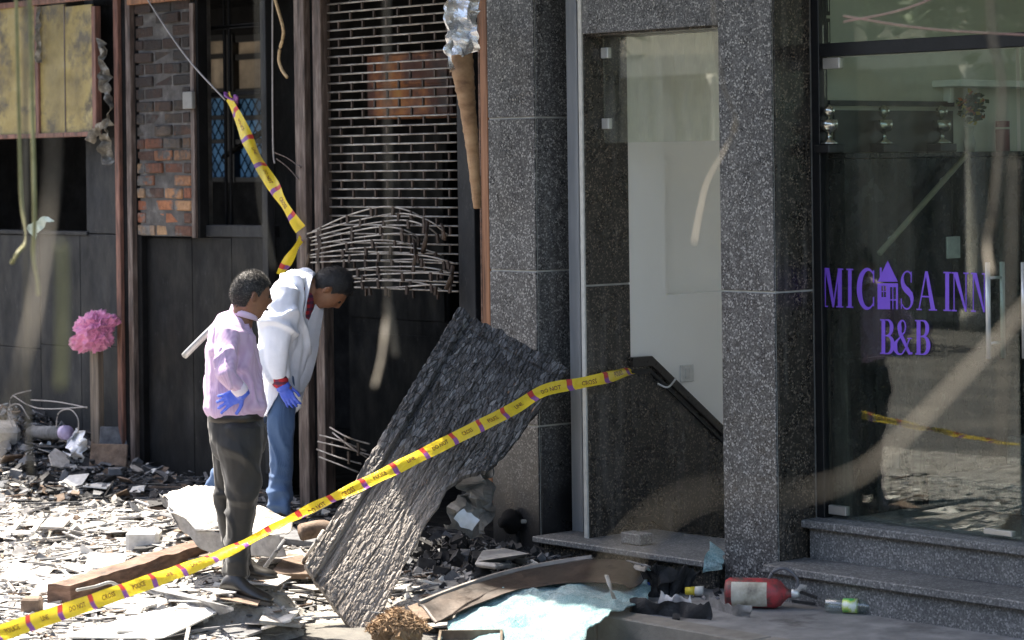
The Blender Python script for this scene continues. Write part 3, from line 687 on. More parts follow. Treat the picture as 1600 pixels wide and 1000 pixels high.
# charred signboard at the far left
sg = thing('burnt_signboard', 'scorched yellowish signboard in rusty frame above the black opening', 'signboard', PY(60, 215, .12))
M['sign'] = mat_noise('scorched_sign_sheet', [(.25, (.05, .036, .014)), (.42, (.19, .14, .045)), (.6, (.28, .215, .075)), (.8, (.34, .30, .18))], 3.2, 8, (.4, .75), .003, 20, 'pos', (1, 1, 1), 0, .4, (3.4, .5, .62, (.085, .068, .04)))
for a, b in ((-60, 58), (62, 104), (105, 148)): sbox('sheet', M['sign'], a, b, 8, 212, .13, .02, .002, sg)
for a, b, q0, q1 in ((-60, 152, 0, 9), (-60, 146, 209, 216), (58, 63, 9, 209), (147, 153, 9, 209)): sbox('frame_bar', M['rust_red'], a, b, q0, q1, .11, .05, .003, sg)
sbox('sheet_edge', M['rust'], 103.6, 105.2, 9, 209, .126, .02, .001, sg)
def crumple(name, lab, cat, pts, size, mat, seed=0, n=10, thick=.0, parent=None, kind=None):
    """a crumpled strip of sheet running through pts"""
    path = smooth_path(pts, n); mb = MB(); k = 8; rows = []
    for i, p in enumerate(path):
        t = (path[min(i+1, len(path)-1)] - path[max(i-1, 0)]).normalized()
        a = t.cross(FW).normalized(); s = size[0] if not callable(size[0]) else size[0](i/(len(path)-1))
        row = []
        for j in range(k+1):
            w = (j/k - .5)*s
            q = p + a*w
            q = q + FW*(size[1]*nz(q, 14, seed)) + a*(size[1]*.7*nz(q, 17, seed+9)) + t*(size[1]*.6*nz(q, 15, seed+5))
            row.append(q)
        rows.append(row)
    b = len(mb.v)
    for r in rows: mb.v += r
    for i in range(len(rows)-1):
        for j in range(k): mb.f.append([b+i*(k+1)+j, b+i*(k+1)+j+1, b+(i+1)*(k+1)+j+1, b+(i+1)*(k+1)+j]); mb.m.append(0)
    o = mb.build(name, mat, parent)
    md = o.modifiers.new('thick', 'SOLIDIFY'); md.thickness = thick or .002
    if lab: tag(o, lab, cat)
    return o
M['fray'] = mat_noise('frayed_lining', [(.3, (.03, .025, .02)), (.55, (.13, .115, .09)), (.75, (.34, .33, .30))], 20, 6, (.6, .9))
crumple('torn_lining', 'frayed pale strip hanging from the corner of the signboard', 'strip', [PY(158, 60, .1), PY(163, 120, .08), PY(170, 165, .07), PY(168, 195, .08), PY(164, 225, .1), PY(166, 255, .1)], (lambda t: .06*(.5+.5*math.sin(t*9)) + .012, .07), M['fray'], 3)
crumple('torn_lining', 'frayed pale strip dangling below the rusty sign edge', 'strip', [PY(172, 188, .1), PY(160, 196, .08), PY(150, 206, .09), PY(142, 222, .1)], (lambda t: .06, .04), M['fray'], 11)
crumple('ceiling_shred', 'whitish shred hanging from the sign frame at left', 'shred', [PY(60, 10, .1), PY(59, 40, .09), PY(60, 70, .09), PY(60, 98, .1)], (lambda t: .04, .03), M['fray'], 21)
crumple('broken_glass', 'small pale green glass remnant on the sill of the black opening', 'glass', [PY(48, 365, SY - .03), PY(60, 352, SY - .03), PY(74, 342, SY - .02), PY(84, 347, SY - .02)], (lambda t: .10*(1-t)+.01, .02), plain('greenish_shard', (.35, .46, .42), .2), 5)

# ------------------------------------------------------------------ roller grille
rg = thing('roller_grille', 'rusty link roller grille pulled half down, its lower rods bent and bulging', 'roller grille', PY(610, 470, .21))
GY = .2
gxa, gxb = xat(505.5, GY), xat(716, GY); ztop = 3.62; zbot = zat(610, 352, GY)
rows = []; z = ztop; pitch = .0565
rod = MB().tube([(gxa, GY, 0), (gxb, GY, 0)], .0062, 6); rod0 = rod.build('rod', M['grille'], rg, True); rod0.location.z = 0
lk = MB().box(-.0065, .0065, GY - .007, GY + .007, -pitch + .004, -.003); link0 = None
nl = 0; rest = MB()
z = zbot + math.floor((ztop - zbot)/pitch)*pitch; r = 0
while z > zbot - .42:
    o = rod0 if r == 0 else share(rod0, 'rod', rg)
    o.location = Vector((0, 0, z)) - world_loc(rg)
    step = .235; x = gxa + .08 + (step/2 if r % 2 else 0)
    while x < gxb - .02:
        if zat(610, 470, GY) < z - pitch:
            xx_ = x + random.uniform(-.006, .006)
            if link0 is None:
                link0 = lk.build('link', M['link'], o); link0.parent = o; link0.location = (xx_, 0, 0)
            elif nl < 300:
                q = link0.copy(); col.objects.link(q); q.name = 'link'; q.parent = o; q.location = (xx_, 0, 0)
            nl += 1
        x += step
    z -= pitch; r += 1
# the bent rods of its foot
BYY = .02
for i in range(13):
    yl = 360 + i*6.2; xm = 596 + random.uniform(-14, 30); ym = 323 + i*10.5; xr_ = (672, 700, 690, 660, 655, 650, 690, 712, 705, 700, 716, 690, 712)[i]; yr = (350, 368, 372, 376, 380, 388, 398, 412, 410, 424, 432, 452, 446)[i]
    x0 = 482 + (i > 8)*(30 + 6*i - 48) + random.uniform(-3, 6)
    if i > 8: yl = 360 + i*7.5
    pts = smooth_path([PY(x0, yl + random.uniform(-2, 2), .05), PY(lerp(x0, xm, .5), lerp(yl, ym, .62), BYY), PY(xm, ym, -.03 + .02*math.sin(i)), PY(lerp(xm, xr_, .6), lerp(ym, yr, .4) - 3, .0), PY(xr_, yr, .10)], 6)
    o = MB().tube(pts, .0052, 6).build('bent_rod', M['grille'], rg, True)
    for k in range(2, len(pts) - 2, 5 if i % 2 else 4):
        p = pts[k]; MB().obox(p + Vector((0, 0, -.022)), (.010, 0, 0), (0, .007, 0), (.004*math.sin(k+i), 0, .026)).build('link', M['link'], o)
for a, b in (((668, 345), (660, 395)), ((648, 378), (645, 425)), ((690, 350), (694, 375)), ((708, 415), (697, 452)), ((482, 372), (478, 425))):
    MB().tube(smooth_path([PY(a[0], a[1], .0), PY((a[0]+b[0])/2 + 2, (a[1]+b[1])/2, -.02), PY(b[0], b[1], .02)], 4), .014, 6, flat=.4).build('twisted_strap', M['link'], rg, True)
# second piece of grille dropped at the foot of the posts
r2 = thing('grille_fragment', 'loose bent piece of roller grille lying at the foot of the rusty posts', 'grille', PY(530, 740, .0))
for i, (a, b, c) in enumerate((((497, 690), (540, 700), (580, 712)), ((500, 680), (530, 688), (572, 705)), ((516, 668), (545, 684), (578, 694)), ((495, 702), (530, 715), (565, 725)), ((499, 714), (535, 728), (560, 738)), ((520, 676), (550, 700), (575, 716)))):
    o = MB().tube(smooth_path([PY(*a, .0), PY(*b, -.05), PY(*c, .02)], 6), .006, 6).build('rod', M['grille'], r2, True)
for (px, py) in ((540, 690), (560, 702), (545, 715), (520, 700)):
    p = PY(px, py, -.03); MB().obox(p, (.01, 0, 0), (0, .006, 0), (0, 0, .04)).build('link', M['link'], r2)

# ------------------------------------------------------------------ brown duct with torn foil
du = thing('hanging_duct', 'brown ribbed duct hanging beside the grille with torn silver foil', 'duct', PD(745, 325, 14.9))
path = smooth_path([PD(718, 30, 14.8), PD(722, 100, 14.75), PD(731, 170, 14.75), PD(739, 240, 14.8), PD(746, 325, 14.85)], 16)
rad = [interp(i/(len(path)-1), [(0, .075), (.3, .082), (.5, .062), (.8, .045), (1, .03)]) * (1 + (.07 if i % 5 == 0 else 0) + .02*math.sin(i*2.1)) for i in range(len(path))]
MB().tube(path, rad, 18, flat=.75).build('tube', M['duct'], du, True)
crumple('foil', None, None, [PD(722, -25, 14.7), PD(722, 10, 14.62), PD(720, 45, 14.62), PD(724, 84, 14.64)], (lambda t: .20 - .03*t, .07), M['foil'], 4, 12, parent=du)
crumple('foil', None, None, [PD(703, 60, 14.62), PD(703, 90, 14.62), PD(708, 108, 14.66)], (lambda t: .045 - .02*t, .05), M['foil'], 14, 10, parent=du)
# hanging frayed rope and thin wires in the shop front
tag(MB().tube(smooth_path([PY(427, -10, .15), PY(436, 20, .15), PY(443, 50, .14), PY(437, 78, .14), PY(436, 95, .14), PY(441, 110, .14), PY(449, 121, .14)], 6), .011, 7).build('hanging_rope', mat_noise('tan_rope', [(.3, (.30, .20, .10)), (.7, (.52, .38, .22))], 60, 4, (.7, .9)), smooth=True), 'tan frayed rope end hanging in front of the dark opening', 'rope')
wm = plain('pale_wire', (.28, .26, .25), .5)
tag(MB().tube(smooth_path([PY(228, -5, .14), PY(262, 48, .13), PY(300, 100, .12), PY(352, 156, .12)], 5), .006, 6).build('slanting_wire', wm, smooth=True), 'thin pale wire slanting across the brick pier to the tape', 'wire')
for i, (a, b) in enumerate((((428, 238), (470, 262)), ((432, 248), (466, 280)))):
    tag(MB().tube(smooth_path([PY(*a, .2), PY((a[0]+b[0])/2, (a[1]+b[1])/2 - 3, .15), PY(*b, .11)], 5), .004, 5).build('loose_wire', M['rust'], smooth=True), ('upper' if i == 0 else 'lower') + ' thin loose wire between the dark post and the rusty post', 'wire')
tag(MB().tube(smooth_path([PY(426, -10, .2), PY(426, 150, .2), PY(427, 235, .2), PY(429, 255, .19)], 5), .006, 5).build('pale_cable', wm, smooth=True), 'pale cable running down the dark post left of the grille', 'cable')

# ================================================================== CHARRED PANEL
A_, B_, D_ = PD(715, 485, 14.6), PD(475, 885, 13.6), PD(883, 575, 14.47)
Wv, Lv = D_ - A_, A_ - B_
Nv = Wv.cross(Lv).normalized()
if Nv.dot(CAM - A_) < 0: Nv = -Nv
smax = [(-.12, .69), (.1, .675), (.30, .65), (.447, .655), (.5, .70), (.54, .80), (.60, .88), (1, 1)]
mb = MB(); NS, NT = 170, 380
def pan(q, tt):
    s0 = max(0, -tt/.12*.69) if tt < 0 else 0
    s1 = interp(tt, smax) + .010*nz((tt*30, 0, 0)) + (.03 if tt < .62 else .008)*nz((tt*9, 3, 0)) + (.03 if tt > .55 else 0)
    s = lerp(s0, s1, q); t = tt
    wx_, ly = s*Wv.length, t*Lv.length
    wob = .012*nz((wx_*6, ly*4, 0))
    # alligatored char: flat blocky cells between narrow cracks, some blocks lost, long splits with the grain
    gr = noise.voronoi(Vector(((wx_ + wob)*64, ly*19 + 1.5*nz((wx_*9, ly*3, 3)), 1.3))); crack = min(1, (gr[0][1]-gr[0][0])*5.0)
    cell = nz(gr[1][0], 3.1, 2)
    gp = noise.voronoi(Vector(((wx_ + wob)*7, ly*.8, 4.4)))[0]; split = min(1, (gp[1]-gp[0])*16)
    h = .0042*crack + .0028*cell + .006*split + .0025*nz((wx_*90, ly*8, 9)) + .002*nz((wx_*90, ly*60, 2)) + .005*nz((wx_*9, ly*5, 4))
    if s < .12: h += .020*min(1, (.12-s)/.02)*(.75+.5*nz((ly*5, 0, 2))) + .006*nz((wx_*30, ly*20, 5))
    elif s < .15: h -= .016
    if t > .955: h += .018*(.8 + .8*nz((wx_*12, 2, 2)))
    h += .008*nz((wx_*2.5, ly*1.3, 2))
    t2 = t + (.014*nz((wx_*16, 5, 0)) if t > .97 else 0)
    s2 = s + (.010*nz((ly*25, 3, 1)) if q < .02 else 0)
    return B_ + Wv*s2 + Lv*t2 + Nv*h
ts = [lerp(-.12, 1, j/NT) for j in range(NT+1)]
for tt in ts:
    for i in range(NS+1): mb.v.append(pan(i/NS, tt))
for j in range(NT):
    for i in range(NS):
        a = j*(NS+1)+i; mb.f.append([a, a+1, a+NS+2, a+NS+1]); mb.m.append(0)
ring = [i for i in range(NS+1)] + [j*(NS+1)+NS for j in range(1, NT+1)] + [NT*(NS+1)+i for i in range(NS-1, -1, -1)] + [j*(NS+1) for j in range(NT-1, 0, -1)]
n1 = len(mb.v); mb.v += [mb.v[i] - Nv*.045 for i in ring]; nr_ = len(ring)
for k in range(nr_):
    mb.f.append([ring[k], n1+k, n1+(k+1) % nr_, ring[(k+1) % nr_]]); mb.m.append(0)
mb.f.append(list(range(n1, n1+nr_))); mb.m.append(0)
def char_mat():
    m, nt, p = mk('charred_wood')
    tc = nd(nt, 'ShaderNodeTexCoord'); uv = tc.outputs['UV']
    mp = nd(nt, 'ShaderNodeMapping'); mp.inputs['Scale'].default_value = (30, 6, 1); nt.links.new(uv, mp.inputs[0]); v = mp.outputs[0]
    ch = ramp(nt, nse(nt, v, 1.6, 9, .72), [(.33, (.010, .010, .011)), (.47, (.040, .041, .045)), (.6, (.11, .116, .127)), (.78, (.27, .28, .295))])
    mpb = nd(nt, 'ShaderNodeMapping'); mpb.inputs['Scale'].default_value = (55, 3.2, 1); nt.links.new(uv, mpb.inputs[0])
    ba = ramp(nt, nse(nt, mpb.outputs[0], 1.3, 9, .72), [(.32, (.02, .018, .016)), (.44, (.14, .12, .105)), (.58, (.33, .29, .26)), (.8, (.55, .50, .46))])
    mpc = nd(nt, 'ShaderNodeMapping'); mpc.inputs['Scale'].default_value = (52, 30, 1); nt.links.new(uv, mpc.inputs[0])
    vo = nd(nt, 'ShaderNodeTexVoronoi'); vo.inputs['Scale'].default_value = 1; nt.links.new(mpc.outputs[0], vo.inputs['Vector'])
    ve = nd(nt, 'ShaderNodeTexVoronoi', feature='DISTANCE_TO_EDGE'); ve.inputs['Scale'].default_value = 1; nt.links.new(mpc.outputs[0], ve.inputs['Vector'])
    cc_ = ramp(nt, vo.outputs['Color'], [(.15, (.012, .012, .013)), (.45, (.045, .046, .05)), (.7, (.13, .135, .145)), (.9, (.26, .27, .28))])
    ch = mixc(nt, ch, cc_, .55); ch = mixc(nt, (.006, .006, .006), ch, ramp(nt, ve.outputs['Distance'], [(.02, 0), (.10, 1)]))
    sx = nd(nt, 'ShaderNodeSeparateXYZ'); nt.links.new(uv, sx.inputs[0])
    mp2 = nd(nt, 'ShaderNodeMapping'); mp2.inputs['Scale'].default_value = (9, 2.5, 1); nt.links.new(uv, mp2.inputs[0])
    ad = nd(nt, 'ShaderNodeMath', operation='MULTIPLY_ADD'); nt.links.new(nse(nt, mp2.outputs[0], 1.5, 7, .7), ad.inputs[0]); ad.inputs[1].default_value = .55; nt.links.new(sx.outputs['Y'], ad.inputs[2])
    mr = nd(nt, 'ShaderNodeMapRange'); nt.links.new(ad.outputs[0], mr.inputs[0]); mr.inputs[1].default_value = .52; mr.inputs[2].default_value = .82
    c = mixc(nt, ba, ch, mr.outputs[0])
    spot = ramp(nt, nse(nt, mp2.outputs[0], 3.1, 5, .6), [(.70, 0), (.74, 1)]); c = mixc(nt, c, (.42, .23, .13), nd_mul(nt, spot, .8))
    nt.links.new(c, p.inputs['Base Color'])
    nt.links.new(ramp(nt, nse(nt, v, 3, 4), [(.3, .42), (.7, .75)]), p.inputs['Roughness'])
    bump(nt, p, nse(nt, v, 3.0, 9, .8), .005); return m
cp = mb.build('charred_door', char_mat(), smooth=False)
tag(cp, 'large charred wooden door panel leaning against the granite pilaster', 'door')
uvl = cp.data.uv_layers.new(name='UVMap')
for l in cp.data.loops:
    p = cp.data.vertices[l.vertex_index].co - B_
    uvl.data[l.index].uv = (p.dot(Wv)/Wv.length_squared*Wv.length, p.dot(Lv)/Lv.length_squared)

# ================================================================== WARNING TAPE
def tape_mat():
    m, nt, p = mk('yellow_tape')
    uv = nd(nt, 'ShaderNodeTexCoord').outputs['UV']; sx = nd(nt, 'ShaderNodeSeparateXYZ'); nt.links.new(uv, sx.inputs[0])
    md = nd(nt, 'ShaderNodeMath', operation='MODULO'); nt.links.new(sx.outputs['X'], md.inputs[0]); md.inputs[1].default_value = .24
    band = ramp(nt, md.outputs[0], [(0, 1), (.032, 0)]); band.node.color_ramp.interpolation = 'CONSTANT'
    pur = ramp(nt, sx.outputs['Y'], [(.45, (.26, .09, .32)), (.6, (.55, .06, .05))])
    c = mixc(nt, (.80, .60, .045), pur, band)
    nt.links.new(c, p.inputs['Base Color']); p.inputs['Roughness'].default_value = .28
    bump(nt, p, nse(nt, coords(nt, 'pos'), 24, 4), .012)
    tl = nd(nt, 'ShaderNodeBsdfTranslucent'); nt.links.new(c, tl.inputs[0]); mx = nd(nt, 'ShaderNodeMixShader'); mx.inputs[0].default_value = .25
    out = nt.nodes['Material Output']; nt.links.new(p.outputs[0], mx.inputs[1]); nt.links.new(tl.outputs[0], mx.inputs[2]); nt.links.new(mx.outputs[0], out.inputs[0])
    return m
M['tape'] = tape_mat()
M['tape_ink'] = plain('tape_ink', (.16, .03, .025), .5)
_txt = {}
def text_mesh(word):
    if word not in _txt:
        cu = bpy.data.curves.new('word', 'FONT'); cu.body = word; cu.size = 1; cu.resolution_u = 2; cu.align_x = 'CENTER'; cu.align_y = 'CENTER'; cu.offset = .015
        o = bpy.data.objects.new('word', cu); col.objects.link(o); bpy.context.view_layer.update()
        me = bpy.data.meshes.new_from_object(o.evaluated_get(bpy.context.evaluated_depsgraph_get()))
        _txt[word] = ([v.co.copy() for v in me.vertices], [list(p.vertices) for p in me.polygons]); bpy.data.objects.remove(o)
    return _txt[word]
def tape(lab, ctrl, width, twist, folds, phase=0.0, sub=14):
    """ctrl: world points; twist(s)->angle of the band about its run; folds: amplitude of the curl across"""
    path = smooth_path(ctrl, sub); ln = [0]
    for a, b in zip(path, path[1:]): ln.append(ln[-1] + (b-a).length)
    def frame(s):
        i = 0
        while i < len(ln)-2 and ln[i+1] < s: i += 1
        f = (s-ln[i])/max(1e-6, ln[i+1]-ln[i]); p = path[i].lerp(path[i+1], f)
        t = (path[min(i+2, len(path)-1)] - path[max(i-1, 0)]).normalized()
        back = (p - CAM).normalized(); side = t.cross(back).normalized()
        if side.z < 0: side = -side
        nrm = side.cross(t).normalized()
        if nrm.dot(CAM - p) < 0: nrm = -nrm
        a = twist(s/ln[-1]); return p, side*math.cos(a) + nrm*math.sin(a), nrm*math.cos(a) - side*math.sin(a)
    def at(s, v, off=0):        # v in -0.5..0.5
        p, sd, nr = frame(min(max(s, 0), ln[-1]))
        cu = folds*math.sin(v*5.5 + s*3.1)*(.6+.4*math.sin(s*2.3)) + .3*folds*math.sin(s*19 + v*3)
        return p + sd*(v*width) + nr*(cu + off)
    mb = MB(); n = max(30, int(ln[-1]/.03)); k = 5
    for i in range(n+1):
        for j in range(k+1): mb.v.append(at(ln[-1]*i/n, j/k-.5))
    for i in range(n):
        for j in range(k): a = i*(k+1)+j; mb.f.append([a, a+1, a+k+2, a+k+1]); mb.m.append(0)
    th = thing('warning_tape', lab, 'tape', path[-1])
    b = mb.build('band', M['tape'], th, True); uvl = b.data.uv_layers.new(name='UVMap')
    for l in b.data.loops:
        i, j = divmod(l.vertex_index, k+1); uvl.data[l.index].uv = (ln[-1]*i/n + phase + 50*.24, j/k)
    s = .24 - (phase % .24) + .14; words = ('POLICE', 'LINE', 'DO NOT', 'CROSS'); w = 0
    while s < ln[-1] - .1:
        vs, fs = text_mesh(words[w % 4]); wd = max(p.x for p in vs) - min(p.x for p in vs); sc = min(.15/wd, .031)
        MB().add([at(s + p.x*sc, p.y*sc/width*1.0, .0016) for p in vs], fs).build('printed_word', M['tape_ink'], th); s += .24; w += 1
    return th
E = PX(986, 577, xJ - .002)
tape('yellow warning tape stretched from the stair doorway across the charred door to the lower left', [PD(-260, 1100, 9.6), PD(-120, 1040, 10.2), PD(0, 990, 10.7), PD(160, 935, 11.4), PD(345, 866, 12.25), PD(500, 790, 12.9), PD(700, 690, 13.65), PD(800, 640, 14.12), PD(850, 611, 14.27), PD(905, 600, 14.36), PD(950, 590, 14.45), E], .070,
     lambda t: -.22 + .2*math.sin(t*9) - .55*math.exp(-((t-.56)/.13)**2) - .7*max(0, t-.8)/.2, .013, .07)
tape('yellow warning tape hanging twisted in front of the burnt window and rusty post', [PY(356, 150, .12), PY(372, 185, .1), PY(398, 240, .08), PY(430, 296, .06), PY(456, 338, .06), PY(470, 358, .09)], .085, lambda t: .2 + .8*math.sin(t*8 + 1), .012, .11)
tape('short yellow tape tail running behind the rusty post down to the coat', [PY(471, 372, .1), PY(462, 388, .05), PY(450, 408, .02), PY(438, 428, .0)], .07, lambda t: .7 + .3*math.sin(t*7), .01, .03)
kn = PY(358, 152, .11); tag(MB().tube(smooth_path([kn + Vector((-.03, 0, .03)), kn + Vector((.02, -.03, .0)), kn + Vector((.06, .01, -.02)), kn + Vector((.09, -.01, .01)), kn + Vector((.05, .02, -.05))], 5), .02, 7, flat=.4).build('tape_knot', M['tape'], smooth=True), 'bunched knot of yellow tape tied at the wire end', 'tape')

# ================================================================== RUBBLE
mats = {k: mat_noise('debris_'+k, st, 18, 7, (.7, .95), .004, 60, 'pos') for k, st in dict(
    ash=[(.3, (.20, .19, .18)), (.7, (.42, .40, .375))], pale=[(.3, (.42, .41, .385)), (.7, (.66, .645, .61))], char=[(.3, (.006, .006, .007)), (.7, (.028, .028, .030))],
    brown=[(.3, (.07, .045, .03)), (.7, (.2, .14, .10))], grey=[(.3, (.06, .06, .064)), (.7, (.15, .155, .165))]).items()}
DM = [mats[k] for k in ('ash', 'pale', 'char', 'brown', 'grey')]
def pick(y, x=0):
    t = y + .5*nz((x, y, 0), 1.3)
    if t > -.62: return random.choices((0, 1, 2, 3, 4), (1.0, .25, 10, 1.5, 5))[0]  # dark mix near the wall: char, with the shade there added in colour
    return random.choices((0, 1, 2, 3, 4), (11, 4.5, .9, 1.8, 2))[0]
def shard(mb, c, r, th, tilt, mi, aspect=1.0):
    n = random.choice((4, 4, 5, 6)); az = random.uniform(0, 6.28)
    nr = Vector((random.gauss(0, tilt), random.gauss(0, tilt), 1)).normalized(); a = nr.cross(Vector((math.cos(az), math.sin(az), .01))).normalized(); b = nr.cross(a)
    poly = []
    for k in range(n):
        q = 2*math.pi*(k + random.uniform(-.3, .3))/n; rr = r*random.uniform(.65, 1.15); poly.append(Vector(c) + a*math.cos(q)*rr*aspect + b*math.sin(q)*rr)
    mb.mi = mi; mb.prism(poly, nr*th)
def chunk(mb, c, r, mi):
    ax = [Vector((random.gauss(0, 1), random.gauss(0, 1), random.gauss(0, 1))).normalized()]
    ax.append(ax[0].orthogonal().normalized()); ax.append(ax[0].cross(ax[1]))
    pts = [Vector(c) + sum((ax[k]*(r*random.uniform(.6, 1.1)*s[k]) for k in range(3)), Vector()) for s in ((-1,-1,-1),(1,-1,-1),(1,1,-1),(-1,1,-1),(-1,-1,1),(1,-1,1),(1,1,1),(-1,1,1))]
    mb.mi = mi; mb.hexa(pts)
rb = MB()
def visible(x, y, z=0, pad=60):
    p = Vector((x, y, z)) - CAM; d = p.dot(FW)
    if d < 3: return False
    px = 800 + FPX*p.dot(RT)/d; py = HORIZ - FPX*p.dot(UP)/d
    return -pad < px < 1600 + pad and -pad < py < 1000 + pad*2
cnt = 0
while cnt < 10500:
    x, y = random.uniform(-21, -9.9), random.uniform(-4.4, .25)
    if x > -10.5 and random.random() < .6: continue
    if not visible(x, y) and random.random() < .85: continue
    z = gh(x, y); k = random.random()
    if z < -.16: continue
    mi = pick(y, x)
    s = random.lognormvariate(0, .5)
    if k < .62: shard(rb, (x, y, z + random.uniform(-.008, .007)), .021*s**1.5, random.uniform(.0015, .006), .07, mi, random.uniform(.5, 2.2))
    elif k < .86: chunk(rb, (x, y, z + .004), .009*s, mi)
    else:
        a = random.uniform(0, 3.14); l = random.lognormvariate(-2.6, .6); d = Vector((math.cos(a), math.sin(a), random.gauss(0, .12)))
        w = random.uniform(.004, .010); rb.mi = mi; rb.obox(Vector((x, y, z + .012)), d*l, Vector((-d.y, d.x, 0))*w, Vector((0, 0, w*.6)))
    cnt += 1
for i in range(1900):           # the heap at the far left and the pile along the wall
    x, y = random.gauss(-17.2, 1.3), random.uniform(-.75, .28)
    z = gh(x, y); mi = random.choices((0, 1, 2, 3, 4), (1.5, .5, 7, 2, 5))[0]; s = random.lognormvariate(0, .5)
    if random.random() < .55: shard(rb, (x, y, z + random.uniform(0, .06)), .034*s, random.uniform(.003, .014), .45, mi, random.uniform(.5, 1.6))
    else: chunk(rb, (x, y, z + .012), .016*s, mi)
for i in range(500):           # soot and scraps by the threshold and pavement
    x, y = random.uniform(-12.4, -8.9), random.uniform(-.95, -.02); base = -.02 if x > -10.1 else gh(x, y)
    if x > -10 and random.random() < .6: continue
    chunk(rb, (x, y, max(base, -.02 if x > -10.2 else base) + .004), .012*random.lognormvariate(0, .5), random.choices((0, 2, 4), (1, 5, 2))[0])
for i in range(2000):           # black heap under the charred door
    p = PZ(random.gauss(720, 55), random.gauss(845, 22), .03); x, y = p.x, min(p.y, -.02)
    h = .13*math.exp(-((x + 11.0)/.7)**2 - ((y + .45)/.35)**2)
    chunk(rb, (x, y, gh(x, y) + h*random.random()), .012*random.lognormvariate(0, .55), random.choices((0, 2, 4), (.6, 8, 1.5))[0])
for i in range(9000):          # fine crumbs and grit
    x, y = random.uniform(-20, -10), random.uniform(-4.2, .2)
    if not visible(x, y): continue
    z = gh(x, y)
    if z > -.16: chunk(rb, (x, y, z + .001), .0045*random.lognormvariate(0, .5), pick(y, x))
for i in range(110):           # broken lumps of plaster and masonry
    x, y = random.uniform(-19, -10.6), random.uniform(-3.8, .1)
    if visible(x, y): chunk(rb, (x, y, gh(x, y) + .01), random.uniform(.02, .045), pick(y, x))
rbo = rb.build('rubble', DM); tag(rbo, 'loose ash, shards and splinters strewn over the ground', 'rubble', kind='stuff')

# larger pieces one can pick out
def plate(lab, corners, th, mat, name='board', cat='board', lift=.012, group=None, bevel=.003):
    """corners: pixels on the ground, seen in the photograph"""
    pts = []
    for q in corners:
        z = q[2] if len(q) > 2 else None
        p = PZ(q[0], q[1], 0 if z is None else z)
        if z is None:
            for _ in range(4): p = PZ(q[0], q[1], gh(p.x, p.y) + lift)
        pts.append(p)
    o = MB().prism(pts, (0, 0, th)).build(name, mat, bevel=bevel, origin=pts[0])
    return tag(o, lab, cat, group)
plate('large pale board lying flat at the bottom edge under the tape', [(90, 998), (255, 1000), (390, 935), (250, 955)], .012, DM[1])
plate('pale square scrap of board by the bottom left of the charred door', [(408, 985), (455, 972), (470, 955), (420, 950)], .015, DM[1])
plate('narrow pale strip of board lying below the shoe', [(405, 975), (470, 982), (475, 975), (412, 962)], .02, DM[0])
plate('long thin grey plank lying behind the tape right of the beam', [(225, 925), (345, 962), (365, 955), (245, 918)], .02, mats['grey'], 'plank', 'plank')
plate('pale plate on the sunlit ash left of the beam', [(132, 888), (190, 892), (200, 868), (140, 866)], .012, DM[1], 'plate', 'plate')
plate('tilted grey plate in the sunlit ash near the shade line', [(62, 826), (98, 828), (110, 815), (76, 812)], .016, mats['ash'], 'plate', 'plate')
plate('long pale lath lying just in front of the shade line', [(130, 827), (180, 818), (181, 814), (130, 822)], .012, DM[1], 'lath', 'lath')
plate('wide pale flake of board at the left edge in the sun', [(0, 905), (60, 915), (85, 890), (20, 880)], .01, DM[1], 'flake', 'flake')
plate('pale flake of board beside the small brick', [(48, 930), (95, 925), (100, 905), (60, 903)], .01, DM[0], 'flake', 'flake')
plate('charred sheet lying in the shade at the foot of the dark posts', [(205, 745), (262, 748), (275, 738), (225, 728)], .012, mats['grey'], 'sheet', 'sheet')
plate('grey sheet scrap against the black wall behind the men', [(262, 727), (325, 727), (325, 718), (268, 718)], .012, mats['grey'], 'sheet', 'sheet')
plate('black board scrap right of the grey sheet in the shade', [(205, 762), (250, 760), (285, 748), (235, 750)], .014, mats['brown'], 'board', 'board')
for i in range(46):
    for _ in range(50):
        x, y = random.uniform(-18, -10.6), random.uniform(-3.6, .1)
        if visible(x, y, 0, -10): break
    m2 = MB(); mi = pick(y, x)
    shard(m2, (0, 0, 0), random.uniform(.07, .15), random.uniform(.006, .016), .14, 0, random.uniform(.6, 2.0))
    o = m2.build('debris_flake', DM[mi]); o.location = (x, y, gh(x, y) + .012)
    nmn = ('ash grey', 'pale', 'charred black', 'burnt brown', 'dull grey')[mi]
    tag(o, nmn + ' flat flake of burnt board lying loose in the rubble', 'flake', nmn + ' flakes in the rubble')
# ladder-like batten frame in the sun
lf = thing('batten_frame', 'pale ladder shaped batten frame lying in the sunlit ash', 'frame', PZ(40, 825, -.1))
def gpt(px, py, up=.02):
    p = PZ(px, py, 0)
    for _ in range(4): p = PZ(px, py, gh(p.x, p.y) + up)
    return p
for a, b in (((12, 838), (36, 810)), ((48, 836), (66, 812)), ((30, 820), (64, 818)), ((20, 834), (52, 832))):
    p, q = gpt(*a), gpt(*b); d = (q-p)/2; MB().obox((p+q)/2, d, Vector((-d.y, d.x, 0)).normalized()*.016, (0, 0, .009)).build('batten', DM[1], lf)
